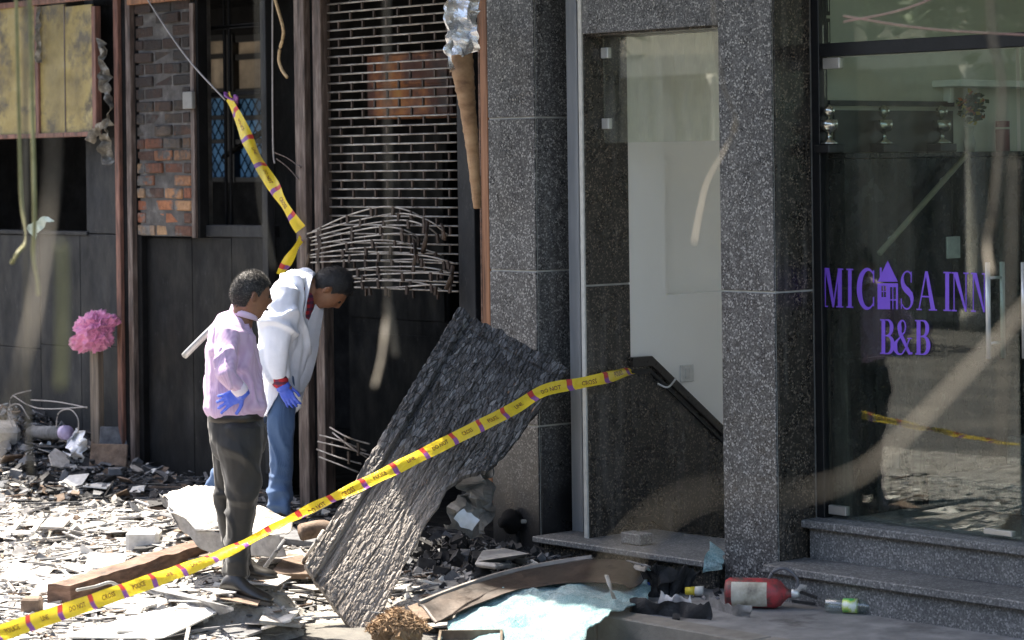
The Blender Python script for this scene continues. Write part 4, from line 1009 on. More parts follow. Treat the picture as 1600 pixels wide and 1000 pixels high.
# brown burnt beam
p, q = gpt(92, 932, .05), gpt(314, 862, .06)
d = (q-p); n2 = Vector((-d.y, d.x, 0)).normalized()
bmn = MB(); rings = []
for i in range(25):
    t = i/24; c = p + d*t
    w, h = .075*(1+.15*nz((t*9, 1, 1))), .062*(1+.22*nz((t*7, 4, 2)))
    rings.append([c + n2*(w*a + .008*nz((t*20, a, b))) + Vector((0, 0, h*b + .008*nz((t*22, b, a)))) for a, b in ((-1,-1),(-.2,-1.05),(1,-1),(1.05,.1),(1,1),(.3,1.06),(-.4,.98),(-1,1),(-1.04,0))])
bo = bmn.loft(rings).build('burnt_beam', M['wood_br']); tag(bo, 'burnt brown wooden beam lying on the sunlit rubble', 'beam')
pth = smooth_path([gpt(120, 922, .09), gpt(150, 916, .09), gpt(172, 910, .1), gpt(188, 917, .06), gpt(205, 922, .03)], 6)
tag(MB().tube(pth, .009, 7).build('bent_cable', plain('grey_cable', (.25, .25, .24), .5), smooth=True), 'grey bent cable lying along the front of the burnt beam', 'cable')
bk = gpt(50, 945, .04); tag(MB().obox(bk, RT*.052, Vector((FW.x, FW.y, 0))*.05, (0, 0, .04)).build('small_brick', mats['brown'], bevel=.01), 'small brown brick lying alone at the lower left', 'brick')

# crushed white sheet-metal casing
ca = thing('crushed_casing', 'crushed white sheet metal casing lying behind the near man', 'casing', gpt(330, 850))
wmt = mat_noise('white_enamel', [(.3, (.55, .53, .48)), (.7, (.72, .70, .65))], 6, 7, (.35, .7), .003, 30, 'pos', (1, 1, 1), 0, .4, (5, .52, .66, (.13, .11, .09)))
def bent_sheet(name, mat, rows, parent=None, n=8, rough=.012, seed=1, th=.004, smooth=True):
    """rows of world points -> smooth bent sheet"""
    rr = [smooth_path(r, n) for r in rows]; cols_ = list(zip(*rr)); fine = [smooth_path(c, n) for c in cols_]
    mb = MB(); W_ = len(fine); H_ = len(fine[0])
    for c in fine:
        for p in c: mb.v.append(p + Vector((nz(p, 7, seed), nz(p, 7, seed+3), nz(p, 7, seed+6)))*rough + Vector((0, 0, rough*.5*nz(p, 21, seed))))
    for i in range(W_-1):
        for j in range(H_-1): a = i*H_+j; mb.f.append([a, a+1, a+H_+1, a+H_]); mb.m.append(0)
    o = mb.build(name, mat, parent, smooth); md = o.modifiers.new('thick', 'SOLIDIFY'); md.thickness = th; md.offset = 0; return o
bent_sheet('top_sheet', wmt, [[PD(262, 768, 14.9), PD(300, 762, 14.9), PD(345, 766, 14.8), PD(395, 784, 14.7), PD(452, 812, 14.5)], [PD(258, 776, 14.65), PD(292, 772, 14.6), PD(340, 785, 14.5), PD(392, 800, 14.4), PD(448, 832, 14.3)], [PD(262, 792, 14.5), PD(288, 806, 14.45), PD(306, 826, 14.4), PD(356, 822, 14.3), PD(425, 838, 14.2)]], ca, rough=.03)
bent_sheet('side_sheet', mats['ash'], [[PD(262, 792, 14.5), PD(290, 812, 14.45), PD(318, 830, 14.4), PD(440, 838, 14.2)], [PD(278, 826, 14.5), PD(296, 838, 14.45), PD(330, 862, 14.4), PD(445, 872, 14.2)]], ca, rough=.02, seed=8)
bent_sheet('side_sheet', mats['grey'], [[PD(250, 772, 14.8), PD(258, 778, 14.65), PD(268, 800, 14.5)], [PD(256, 790, 14.8), PD(268, 800, 14.65), PD(282, 826, 14.5)]], ca, rough=.008, seed=4)
tag(MB().obox(gpt(225, 845, .06), RT*.10, Vector((FW.x, FW.y, 0))*.09, (0, 0, .07)).build('plaster_block', DM[1], bevel=.02), 'white broken plaster block beside the crushed casing', 'block')
tag(MB().obox(gpt(262, 838, .06), RT*.06 + Vector((0, 0, .05)), Vector((FW.x, FW.y, 0))*.05, (-.02, 0, .08)).build('plaster_block', DM[1], bevel=.02), 'white slanted plaster lump touching the crushed casing', 'block')
# flats, pipes and sticks between the near man and the charred door
def stick(lab, pts, r, mat, name='stick', cat='stick', flat=1.0):
    return tag(MB().tube(smooth_path(pts, 5), r, 7, flat=flat).build(name, mat, smooth=True), lab, cat)
stick('grey stick slanting up behind the near shoes', [gpt(410, 892, .02), PD(432, 862, 13.9), PD(444, 845, 13.95)], .012, mats['grey'])
stick('dark pipe stub lying behind the tape by the charred door', [PD(470, 832, 14.35), PD(500, 826, 14.4), PD(515, 830, 14.4)], .05, mats['brown'], 'pipe_stub', 'pipe')
plate('brown scorched board under the tape between shoe and charred door', [(420, 905), (490, 905), (500, 880), (450, 872)], .03, mats['brown'])
plate('pale splintered board behind the far shoe', [(400, 885), (478, 872), (470, 862), (410, 872)], .02, DM[0])
plate('grey box lid flat behind the tape near the rusty posts', [(430, 850), (500, 858), (510, 838), (445, 832)], .04, mats['grey'], 'lid', 'lid')
stick('thin pale stick leaning toward the charred door foot', [gpt(472, 880, .02), PD(492, 850, 13.9), PD(505, 830, 14.0)], .011, DM[0])
pp = smooth_path([PD(288, 556, 13.8), PD(312, 532, 13.75), PD(345, 500, 13.7)], 3)
tag(MB().tube(pp, .019, 10).build('metal_pipe', plain('grey_pipe', (.36, .37, .37), .4, .4), smooth=True), 'grey metal pipe sticking out behind the near man back', 'pipe')

# ------------------------------------------------------------------ broken glass, bent sheets and litter before the pilaster
def shatter_mat():
    m = bpy.data.materials.new('shattered_glass'); m.use_nodes = True; nt = m.node_tree; p = nt.nodes['Principled BSDF']; out = nt.nodes['Material Output']
    v = coords(nt); vo = nd(nt, 'ShaderNodeTexVoronoi', feature='DISTANCE_TO_EDGE'); vo.inputs['Scale'].default_value = 75; nt.links.new(v, vo.inputs['Vector'])
    cr = ramp(nt, vo.outputs['Distance'], [(.0, (.72, .84, .85)), (.12, (.20, .40, .43)), (.4, (.10, .26, .29))])
    vc = nd(nt, 'ShaderNodeTexVoronoi'); vc.inputs['Scale'].default_value = 75; nt.links.new(v, vc.inputs['Vector'])
    c = mixc(nt, cr, ramp(nt, nse(nt, v, 6, 6), [(.3, (.16, .38, .42)), (.5, (.42, .64, .68)), (.7, (.80, .90, .90))]), .6)
    c = mixc(nt, c, (.14, .12, .10), ramp(nt, nse(nt, v, 4.2, 8, .7), [(.60, 0), (.74, 1)]))
    nt.links.new(c, p.inputs['Base Color']); p.inputs['Roughness'].default_value = .22; p.inputs['Specular IOR Level'].default_value = .7
    bump(nt, p, nse(nt, v, 38, 5, .7), .03)
    tl = nd(nt, 'ShaderNodeBsdfTranslucent'); nt.links.new(c, tl.inputs[0]); mx = nd(nt, 'ShaderNodeMixShader'); mx.inputs[0].default_value = .3
    nt.links.new(p.outputs[0], mx.inputs[1]); nt.links.new(tl.outputs[0], mx.inputs[2]); nt.links.new(mx.outputs[0], out.inputs[0]); return m
M['shatter'] = shatter_mat()
sgz = bent_sheet('shattered_glass_sheet', M['shatter'], [
    [PZ(765, 905, .06), PZ(840, 893, .07), PZ(900, 893, .08), PZ(955, 905, .06), PZ(1010, 905, .05)],
    [PZ(735, 925, .0), PZ(825, 915, .06), PZ(895, 916, .07), PZ(960, 930, .04), PZ(1012, 935, .02)],
    [PZ(715, 955, -.05), PZ(800, 945, .0), PZ(880, 946, .02), PZ(930, 955, .03), PZ(960, 958, .02)],
    [PZ(690, 990, -.10), PZ(780, 985, -.05), PZ(870, 985, -.05), PZ(905, 985, -.02), PZ(925, 975, .0)],
    [PZ(660, 1050, -.14), PZ(760, 1050, -.12), PZ(860, 1050, -.12), PZ(895, 1040, -.10), PZ(908, 1020, -.09)]], None, 14, .032, 5, .006)
tag(sgz, 'crumpled sheet of shattered turquoise safety glass draped over the kerb', 'glass')
hood = bent_sheet('bent_metal_sheet', mat_noise('burnt_sheet_metal', [(.3, (.009, .008, .007)), (.5, (.026, .018, .014)), (.7, (.055, .038, .028))], 4, 8, (.35, .7), .002, 40, 'pos', (1, 1, 1), .4), [
    [PD(655, 945, 13.17), PD(720, 920, 13.37), PD(790, 898, 13.52), PD(870, 882, 13.57), PD(930, 874, 13.52), PD(985, 880, 13.42), PD(1006, 908, 13.27)],
    [PD(662, 952, 13.10), PD(730, 930, 13.27), PD(800, 912, 13.37), PD(870, 902, 13.37), PD(930, 898, 13.32), PD(975, 902, 13.22), PD(996, 915, 13.17)],
    [PD(680, 975, 12.97), PD(745, 945, 13.12), PD(810, 922, 13.22), PD(875, 912, 13.22), PD(930, 910, 13.19), PD(965, 912, 13.14), PD(985, 920, 13.12)]], None, 8, .006, 2, .005)
tag(hood, 'bent brown burnt metal sheet arching over the shattered glass', 'sheet')
rim = smooth_path([PD(655, 943, 13.19), PD(720, 918, 13.39), PD(790, 896, 13.54), PD(870, 880, 13.59), PD(925, 872, 13.55)], 8)
tag(MB().tube(rim, .012, 6, flat=1.6).build('metal_edging', mat_noise('dull_edging', [(.3, (.14, .125, .115)), (.7, (.26, .235, .21))], 12, 5, (.4, .7))), 'long grey metal edging strip along the bent brown sheet', 'edging')
plate('pale round lump of plaster in the black heap behind the sheet', [(742, 886), (775, 890), (812, 886), (822, 874), (790, 864), (752, 868)], .03, DM[0], 'plaster_lump', 'plaster', .08, None, .012)
crumple('melted_sheet', 'grimy melted plastic sheet crumpled under the notch of the charred door', 'plastic', [PD(758, 715, 14.4), PD(752, 745, 14.35), PD(742, 785, 14.25), PD(728, 835, 14.15)], (lambda t: .07 + .20*t, .10), mat_noise('grimy_plastic', [(.3, (.05, .049, .046)), (.55, (.15, .147, .136)), (.75, (.26, .256, .24))], 5, 7, (.35, .7), .004, 30), 71, 14)
crumple('white_scrap', 'small bluish white scrap below the notch of the charred door', 'scrap', [PD(716, 800, 13.95), PD(728, 812, 13.95), PD(742, 820, 13.95)], (lambda t: .06, .04), plain('bluish_white', (.4, .45, .5), .4), 31)
# black box and beige lever at the pilaster foot
wv = thing('wall_valve', 'black burnt valve with beige lever at the foot of the pilaster', 'valve', PY(800, 820, -.03))
c = PY(797, 815, -.05); MB().lathe(c + Vector((0, .05, 0)), (0, -1, 0), [(0, .06), (.04, .075), (.06, .07), (.09, .03), (.12, .03)], 16).build('body', M['soot'], wv, True)
MB().tube([c + Vector((.0, -.06, .0)), c + RT*.12 + Vector((0, -.03, .005))], .013, 7).build('lever', DM[0], wv, True)
MB().tube([c + Vector((.03, .03, -.05)), c + Vector((.05, .03, -.25))], .014, 7).build('pipe', M['soot'], wv, True)
# clump of brown coir
cl = MB(); c0 = gpt(622, 985, .03)
for i in range(2600):
    d = Vector((random.gauss(0, 1), random.gauss(0, 1), abs(random.gauss(0, 1)))).normalized()*random.random()**.4
    p = c0 + Vector((RT.x, RT.y, 0))*d.x*.16 + Vector((FW.x, FW.y, 0))*d.y*.12 + Vector((0, 0, d.z*.12*(1 - .5*abs(d.x))))
    u = Vector((random.gauss(0, 1), random.gauss(0, 1), random.gauss(0, .6))).normalized()*random.uniform(.012, .035); w = u.orthogonal().normalized()*random.uniform(.001, .004)
    cl.mi = random.choice((0, 0, 1)); cl.add([p-u, p-w, p+u, p+w], [(0, 1, 2, 3)])
cl.mi = 0
for i in range(60):
    d = Vector((random.gauss(0, 1), random.gauss(0, 1), abs(random.gauss(0, 1)))).normalized()
    chunk(cl, c0 + Vector((d.x*.09, d.y*.09, d.z*.05 - .02)), .035, 0)
tag(cl.build('coir_clump', [plain('coir', (.20, .13, .075), .9, 0, .3, .4), plain('coir_light', (.34, .23, .14), .9, 0, .3, .3)]), 'clump of brown fibrous coir at the foot of the charred door', 'clump')
# metal tray at the bottom edge
tr = thing('metal_tray', 'shallow brown metal tray cut by the bottom picture edge', 'tray', PZ(735, 1005, -.1))
c = PZ(735, 1012, -.085); ax, ay = Vector((RT.x, RT.y, 0)).normalized(), Vector((FW.x, FW.y, 0)).normalized()
tmat = mat_noise('tray_metal', [(.3, (.09, .07, .05)), (.7, (.22, .18, .14))], 8, 6, (.35, .6), 0, None, 'pos', (1, 1, 1), .5)
MB().obox(c, ax*.15, ay*.20, (0, 0, .004)).build('base', tmat, tr)
for s, d_, o_ in ((1, ax, ay), (-1, ax, ay)): MB().obox(c + ax*(.15*s) + Vector((0, 0, .027)), ax*.006, ay*.206, (0, 0, .023)).build('side', tmat, tr)
for s in (1, -1): MB().obox(c + ay*(.2*s) + Vector((0, 0, .027)), ay*.006, ax*.143, (0, 0, .023)).build('side', tmat, tr)

# ------------------------------------------------------------------ fire extinguisher
PVZ = -.02
c0 = PZ(1136, 952, PVZ); c1 = PZ(1222, 956, PVZ)
axv = (c1 - c0); axv.z = 0; axv = Vector((RT.x, RT.y, 0)).normalized()*.97 + Vector((FW.x, FW.y, 0)).normalized()*(-.2); axv.normalize()
rr = .075; st = c0 + Vector((0, 0, rr + .002)) + Vector((FW.x, FW.y, 0))*.06
fe = thing('fire_extinguisher', 'used red fire extinguisher lying on its side on the pavement', 'fire extinguisher', c0)
def ext_mat():
    m, nt, p = mk('extinguisher_red'); v = coords(nt)
    c = ramp(nt, nse(nt, v, 6, 6), [(.3, (.28, .022, .028)), (.7, (.42, .05, .055))])
    c = mixc(nt, c, (.05, .042, .036), ramp(nt, nse(nt, v, 9, 8, .7), [(.46, 0), (.62, 1)])); nt.links.new(c, p.inputs['Base Color']); p.inputs['Roughness'].default_value = .5; return m
LEN = .30
MB().lathe(st, axv, [(-.004, .04), (0, .062), (.02, rr), (LEN-.05, rr), (LEN-.02, .062), (LEN, .038), (LEN+.02, .022), (LEN+.035, .022)], 28).build('cylinder', ext_mat(), fe, True)
lbm = mat_noise('worn_label', [(.3, (.13, .11, .085)), (.48, (.42, .38, .30)), (.7, (.66, .63, .55))], 9, 8, (.5, .8), 0)
e1 = Vector((0, 0, 1)); e2 = axv.cross(e1).normalized()
if e2.dot(CAM - st) < 0: e2 = -e2
lab_ = MB(); ringsl = []
for d_ in (.035, .08, .13, .18, .215): ringsl.append([st + axv*d_ + (e2*math.cos(q) + e1*math.sin(q))*(rr+.0012) for q in [R(-55 + k*12) for k in range(10)]])
b = len(lab_.v)
for r_ in ringsl: lab_.v += r_
for i in range(4):
    for k in range(9): lab_.f.append([i*10+k, i*10+k+1, (i+1)*10+k+1, (i+1)*10+k]); lab_.m.append(0)
lab_.build('label_sticker', lbm, fe, True)
tip = st + axv*(LEN + .035)
vv = MB().lathe(tip - axv*.008, axv, [(0, .02), (.02, .026), (.04, .024), (.05, .012)], 14).build('valve', M['steel'], fe, True)
MB().obox(tip + axv*.07 + Vector((0, 0, .0)), axv*.06 + Vector((0, 0, -.02)), e2*.012, (0, 0, .007)).build('lever', M['black'], vv)
MB().obox(tip + axv*.06 + Vector((0, 0, -.045)), axv*.06 + Vector((0, 0, -.006)), e2*.012, (0, 0, .006)).build('carry_handle', M['black'], vv)
MB().tube([tip + axv*.02, tip + axv*.05 + Vector((0, 0, .035)), tip + axv*.075 + Vector((0, 0, .03))], .016, 8).build('gauge', DM[0], vv, True)
MB().tube(smooth_path([tip + axv*.02, tip + axv*.03 + Vector((0, 0, .07)), tip - axv*.03 + Vector((0, 0, .125)), tip - axv*.09 + Vector((0, 0, .11)), tip - axv*.115 + Vector((0, 0, .07))], 7), .0085, 8).build('hose', plain('hose', (.10, .10, .11), .4), fe, True)
# ------------------------------------------------------------------ litter on the pavement
def bottle(lab, px, py, ang, cols, L_=.2, r=.03):
    c = PZ(px, py, PVZ) + Vector((0, 0, r + .001)); a = (Vector((RT.x, RT.y, 0))*math.cos(ang) + Vector((FW.x, FW.y, 0))*math.sin(ang)).normalized()
    t = thing('plastic_bottle', lab, 'bottle', c)
    MB().lathe(c - a*L_/2, a, [(0, r*.7), (.006, r), (L_*.3, r*.93), (L_*.35, r), (L_*.7, r), (L_*.85, r*.5), (L_*.9, r*.42), (L_, r*.42)], 16).build('body', M['pet'], t, True)
    MB().lathe(c - a*L_*(.15), a, [(0, r*1.012), (L_*.28, r*1.012)], 16).build('wrapper', cols[0], t, True)
    MB().lathe(c + a*(L_*.40), a, [(0, r*.5), (.02, r*.5), (.021, r*.3)], 12).build('cap', cols[1], t, True)
    return t
M['pet'] = glass_mat('pet_plastic', (.8, .88, .88), .12, .15, .35)
grn = mat_noise('green_yellow_wrapper', [(.35, (.05, .42, .12)), (.5, (.5, .62, .12)), (.65, (.75, .80, .70))], 22, 3, (.3, .5)); blu = plain('blue_wrapper', (.03, .13, .62), .35)
bottle('crushed clear plastic bottle with green and yellow wrapper by the lower step', 1330, 958, -.35, (grn, plain('cap_green', (.2, .5, .4), .4)), .26, .036)
b1 = bottle('clear plastic bottle with bright blue wrapper and cap by the glass sheet', 992, 925, .5, (blu, blu), .2, .03); 
cpz = PZ(1086, 932, PVZ); cu = thing('paper_cup', 'small crushed yellow and white cup on the dark pavement', 'cup', cpz)
a = (Vector((RT.x, RT.y, 0)) + Vector((FW.x, FW.y, 0))*-.2).normalized()
MB().lathe(cpz + Vector((0, 0, .028)) - a*.05, a, [(0, .02), (.05, .024)], 14).build('base', plain('cup_yellow', (.65, .5, .04), .5), cu, True)
MB().lathe(cpz + Vector((0, 0, .028)), a, [(.001, .0245), (.045, .028), (.0455, .024)], 14).build('rim', plain('cup_white', (.5, .5, .46), .5), cu, True)
crumple('flattened_tin', 'flattened silvery tin strip lying before the fire extinguisher', 'tin', [PZ(1108, 940, .0), PZ(1130, 950, .0), PZ(1150, 956, .0), PZ(1172, 958, .0)], (lambda t: .05 + .02*t, .03), mat_noise('dull_tin', [(.3, (.16, .155, .15)), (.7, (.36, .35, .34))], 14, 6, (.3, .6), .003, 30, 'pos', (1, 1, 1), .5), 41)
crumple('flattened_tin', 'crumpled white metal scrap on the pavement left of the tin strip', 'tin', [PZ(1030, 938, .01), PZ(1055, 944, .01), PZ(1082, 950, .01)], (lambda t: .09, .05), mat_noise('pale_tin', [(.3, (.2, .2, .21)), (.7, (.55, .55, .56))], 9, 6, (.3, .6), .003, 30), 43)
crumple('dark_sheet_scrap', 'dark torn sheet scrap lying on the kerb behind the dapples', 'scrap', [PZ(985, 950, .0), PZ(1030, 955, .0), PZ(1075, 958, .0), PZ(1110, 962, .0)], (lambda t: .10, .04), mats['char'], 47)
crumple('black_debris', 'black burnt lump of debris between the threshold and the cup', 'debris', [PZ(1000, 905, .03), PZ(1030, 905, .06), PZ(1060, 908, .05), PZ(1085, 915, .0)], (lambda t: .16, .09), mats['char'], 51)
crumple('glass_fragment', 'turquoise glass fragment hanging on the threshold edge by the pillar', 'glass', [PY(1122, 856, -.05), PY(1118, 868, -.13), PY(1112, 880, -.14), PY(1114, 893, -.13)], (lambda t: .10, .03), M['shatter'], 53)
crumple('glass_fragment', 'turquoise glass fragments lying beside the blue bottle', 'glass', [PZ(1000, 893, .03), PZ(1018, 905, .02), PZ(1020, 918, .0)], (lambda t: .08, .03), M['shatter'], 57)
crumple('glass_fragment', 'frosty glass strip in front of the blue bottle', 'glass', [PZ(965, 940, .01), PZ(985, 941, .01), PZ(1010, 938, .01)], (lambda t: .05, .03), M['shatter'], 59)
stick('pale flat splinter standing up beside the blue bottle', [PZ(963, 944, .0), PD(956, 925, 12.85), PD(948, 899, 12.9)], .014, DM[0], 'splinter', 'splinter', .4)
tag(MB().box(xat(965, -.0, 835), xat(996, .0, 835), .02, .12, .137, .20).build('stone_block', M['granite_step'], bevel=.006), 'small granite offcut standing on the stair threshold', 'block')
stick('grey splinter lying across the end of the bent sheet', [PD(980, 876, 13.3), PD(1016, 886, 13.2)], .01, mats['grey'], 'splinter', 'splinter', .5)
plate('pale angular board end by the bent brown sheet', [(990, 890), (1008, 894), (1012, 888), (994, 882)], .02, DM[0], 'board', 'board', .12)

# ------------------------------------------------------------------ heap at the far left
pk = PY(150, 700, .12)
po = thing('wooden_post', 'short brown wooden post topped by a pink cloth', 'post', pk)
xa, xb = xat(144, .12, 600), xat(157, .12, 600); zb_, zt_ = gh(pk.x, .1) - .05, zat(150, 545, .12)
MB().box(xa, xb, .1, .15, zb_, zt_).build('shaft', mat_noise('post_wood', [(.3, (.07, .055, .04)), (.7, (.19, .15, .115))], 4, 7, (.6, .9), .002, 40, 'pos', (8, 8, .8)), po, bevel=.005)
MB().box(xa - .012, xb + .012, .09, .16, zt_, zt_ + .02).build('cap_plate', mats['brown'], po)
# pink cloth bundle
c = PY(150, 516, .06)
def ridged_(p, sc, seed): return 1 - abs(2.2*nz(p, sc, seed))
bm_ = bmesh.new(); bmesh.ops.create_icosphere(bm_, subdivisions=6, radius=1)
for v in bm_.verts:
    d = v.co.normalized()
    f = noise.voronoi(d*2.2 + Vector((3.3, 1.2, 5)))[0]; ridge = (f[1]-f[0])
    wd_ = d + Vector((nz(d, 2.1, 1), nz(d, 2.1, 5), nz(d, 2.1, 9)))*.55
    r_ = .86 + .28*nz(d, 1.4, 2) + .34*max(0, ridged_(wd_, 1.5, 3))**3 + .16*max(0, ridged_(wd_, 3.4, 8))**3 + .03*nz(d, 9, 4)
    p = d*r_
    lobe = Vector((d.x*.155 - (.03 if d.z < 0 else -.01), d.y*.11, d.z*.125))*r_
    v.co = lobe
me = bpy.data.meshes.new('pink_cloth'); bm_.to_mesh(me); bm_.free()
def pink_mat():
    m, nt, p = mk('pink_cloth'); v = coords(nt)
    c_ = ramp(nt, nse(nt, v, 6, 5), [(.3, (.48, .13, .28)), (.7, (.68, .26, .44))]); nt.links.new(c_, p.inputs['Base Color']); p.inputs['Roughness'].default_value = .75
    p.inputs['Sheen Weight'].default_value = .3; bump(nt, p, nse(nt, v, 28, 5), .006); return m
me.materials.append(pink_mat()); me.polygons.foreach_set('use_smooth', [True]*len(me.polygons))
pc = bpy.data.objects.new('pink_cloth', me); col.objects.link(pc); pc.location = c; pc.rotation_euler = (0, -.25, R(20))
tag(pc, 'crumpled pink cloth bundled on top of the wooden post', 'cloth')
def hpt(px, py, Y): return PY(px, py, Y)
ta = hpt(50, 676, -.05); tb = hpt(104, 676, -.12)
tn = thing('paper_tube', 'grey tube with purple end lying on the heap at left', 'tube', ta)
MB().tube([ta, tb], .05, 16).build('tube', mats['grey'], tn, True)
MB().tube([tb - (tb-ta)*.08, tb + (tb-ta)*.02], .052, 16).build('end_cap', plain('lilac_cap', (.36, .30, .46), .5), tn, True)
crumple('plastic_bag', 'torn white plastic bag on the heap beside the wooden post', 'bag', [hpt(112, 678, -.1), hpt(120, 690, -.14), hpt(122, 705, -.15), hpt(118, 720, -.12)], (lambda t: .16 - .06*t, .10), plain('white_plastic', (.66, .68, .72), .3), 61, 12)
crumple('plastic_bag', 'small grey plastic scrap left of the white bag on the heap', 'bag', [hpt(72, 700, -.1), hpt(82, 712, -.14), hpt(90, 722, -.15)], (lambda t: .09, .08), plain('grey_plastic', (.4, .43, .45), .4), 63, 10)
def hbox(lab, name, cat, c, hw, hd, hh, rz, rx, mat, bev=.006):
    o = MB().box(-hw, hw, -hd, hd, -hh, hh).build(name, mat, bevel=bev); o.location = c; o.rotation_euler = (rx, .04, YAW + rz); return tag(o, lab, cat)
hbox('pale splintered plank lying across the heap at the left edge', 'plank', 'plank', hpt(44, 715, -.15), .16, .04, .022, .0, .1, DM[0])
hbox('dark board leaning on its edge beside the rusty red post', 'leaning_board', 'board', hpt(170, 712, .0), .13, .015, .085, .05, -.5, mats['brown'])
hbox('small grey switch box lying before the rusty red post', 'switch_box', 'box', hpt(180, 740, -.1), .05, .03, .04, .15, 0, mats['grey'])
hbox('bluish grey slab leaning behind the wooden post', 'leaning_slab', 'slab', hpt(178, 682, .17), .10, .012, .07, .1, -.3, mats['grey'])
hbox('burnt brown crate in the heap at the left', 'burnt_crate', 'crate', hpt(47, 745, -.25), .09, .08, .06, .2, .1, mats['brown'])
hbox('broken concrete lump at the far left picture edge', 'concrete_lump', 'lump', hpt(2, 690, -.2), .12, .1, .14, .4, .3, DM[0], .03)
hbox('dark box standing in the heap at the left edge', 'dark_box', 'box', hpt(10, 738, -.3), .07, .06, .06, .0, 0, mats['char'])
tag(MB().lathe(gpt(51, 773, .0), (.2, 0, 1), [(0, .018), (.02, .018), (.021, .012)], 12).build('bottle_cap', plain('green_cap', (.02, .42, .24), .4), smooth=True), 'bright green bottle cap lying in the black ash', 'cap')
for i, pts in enumerate((((20, 660), (17, 622), (48, 610)), ((48, 625), (90, 628), (136, 637)), ((20, 618), (60, 638), (136, 636)), ((88, 668), (92, 645), (110, 640), (122, 655), (122, 676)), ((22, 672), (12, 640), (30, 632), (46, 655)))):
    tag(MB().tube(smooth_path([hpt(px, py, -.05 - .03*i) for px, py in pts], 7), .0045, 5).build('bent_wire', wm, smooth=True), ('bent wire rising at the far left of the heap', 'upper thin wire stretched across the heap', 'lower thin wire crossing the heap to the post', 'arched wire loop above the purple ended tube', 'small wire loop at the left of the heap')[i], 'wire')

# ================================================================== PEOPLE
RH = Vector((RT.x, RT.y, 0)).normalized(); VH = Vector((FW.x, FW.y, 0)).normalized(); ZU = Vector((0, 0, 1))
def limb(mb, zc, pts, n=16, cap=True, grow=1.0, add=0.0):
    """pts: (px, py, depth offset m, half width px, half depth px) along the limb"""
    cs = [PD(p[0], p[1], zc + p[2]) for p in pts]; rings = []; k = zc / FPX
    for i, p in enumerate(pts):
        t = (cs[min(i+1, len(cs)-1)] - cs[max(i-1, 0)]).normalized()
        side = t.cross(FW)
        if side.length < .25: side = t.cross(UP)
        side.normalize(); dp = side.cross(t).normalized()
        a, b = (p[3]*grow + add)*k, (p[4]*grow + add)*k
        ring = []
        for q in range(n):
            c, s = math.cos(2*math.pi*q/n), math.sin(2*math.pi*q/n)
            ring.append(cs[i] + side*a*math.copysign(abs(c)**.85, c) + dp*b*math.copysign(abs(s)**.85, s))
        rings.append(ring)
    # rounded ends
    for end, d in ((0, -1), (-1, 1)):
        t = (cs[end] - cs[1 if end == 0 else -2]).normalized(); r0 = min(pts[end][3], pts[end][4])*grow*k*.45
        cap_r = [cs[end] + t*r0 + (q - cs[end])*.6 for q in rings[end]]
        if end == 0: rings.insert(0, cap_r)
        else: rings.append(cap_r)
    return mb.loft(rings, cap)
def wrinkle(o, fn):
    me = o.data; off = [fn(v.co + o.location) for v in me.vertices]; ns = [v.normal.copy() for v in me.vertices]
    for v, a, nn in zip(me.vertices, off, ns): v.co += nn*a
    me.update()
def ridged(p, sc, seed): return 1 - abs(2*nz(p, sc, seed))
def head_point(d, S=1.0):      # d: unit vector (forward, side, up) -> metres
    f, s, u = d
    x, y, z = f*.098, s*.074, u*.120
    if u < 0:
        y *= 1 - .28*(-u)**1.3
        if f < 0: x *= 1 - .45*(-u)
        else: x *= 1 - .06*(-u)
    if f > 0:
        x += .020*math.exp(-(s/.17)**2 - ((u+.12)/.13)**2) + .010*math.exp(-(s/.13)**2 - ((u-.06)/.16)**2)
        x += .004*math.exp(-((u-.25)/.10)**2)*max(0, 1-abs(s)) - .009*math.exp(-((abs(s)-.36)/.15)**2 - ((u-.08)/.10)**2)
        x += .006*math.exp(-(s/.28)**2 - ((u+.45)/.07)**2) - .003*math.exp(-(s/.3)**2 - ((u+.53)/.04)**2) + .010*math.exp(-(s/.30)**2 - ((u+.78)/.12)**2)
    return Vector((x, y, z))*S
def hairline(d):
    f, s, u = d
    lim = interp(f, [(-1, -.52), (-.45, -.42), (-.2, -.05), (.05, .10), (.22, -.02), (.34, .22), (.6, .46), (1, .50)])
    return u - lim
def sphere_dirs(sub):
    b = bmesh.new(); bmesh.ops.create_icosphere(b, subdivisions=sub, radius=1); b.verts.ensure_lookup_table()
    vs = [v.co.normalized() for v in b.verts]; fs = [[v.index for v in f.verts] for f in b.faces]; b.free(); return vs, fs
DIRS5 = sphere_dirs(5)
def basis(F, U): F = F.normalized(); S = F.cross(U).normalized(); U = S.cross(F).normalized(); return F, S, U
def to_w(c, B, p): return c + B[0]*p.x + B[1]*p.y + B[2]*p.z
def head_into(mb, c, B, S):
    vs, fs = DIRS5; mb.add([to_w(c, B, head_point(d, S)) for d in vs], fs)
    for sd in (-1, 1):          # ears
        e = Vector((-.006, sd*.076, -.008))*S; rings = []
        for k in range(9):
            a = math.pi*(k/8 - .5)
            rings.append([to_w(c, B, e + Vector((math.cos(q)*.017*math.cos(a)*S - .012*S*max(0, sd*0+1)*abs(math.cos(a))*.6, sd*(.006 + .012*abs(math.cos(a))*(1 if math.cos(q) < 0 else .35))*S + math.sin(q)*.006*S*math.cos(a), math.sin(a)*.031*S))) for q in [2*math.pi*j/10 for j in range(10)]])
        mb.loft(rings)
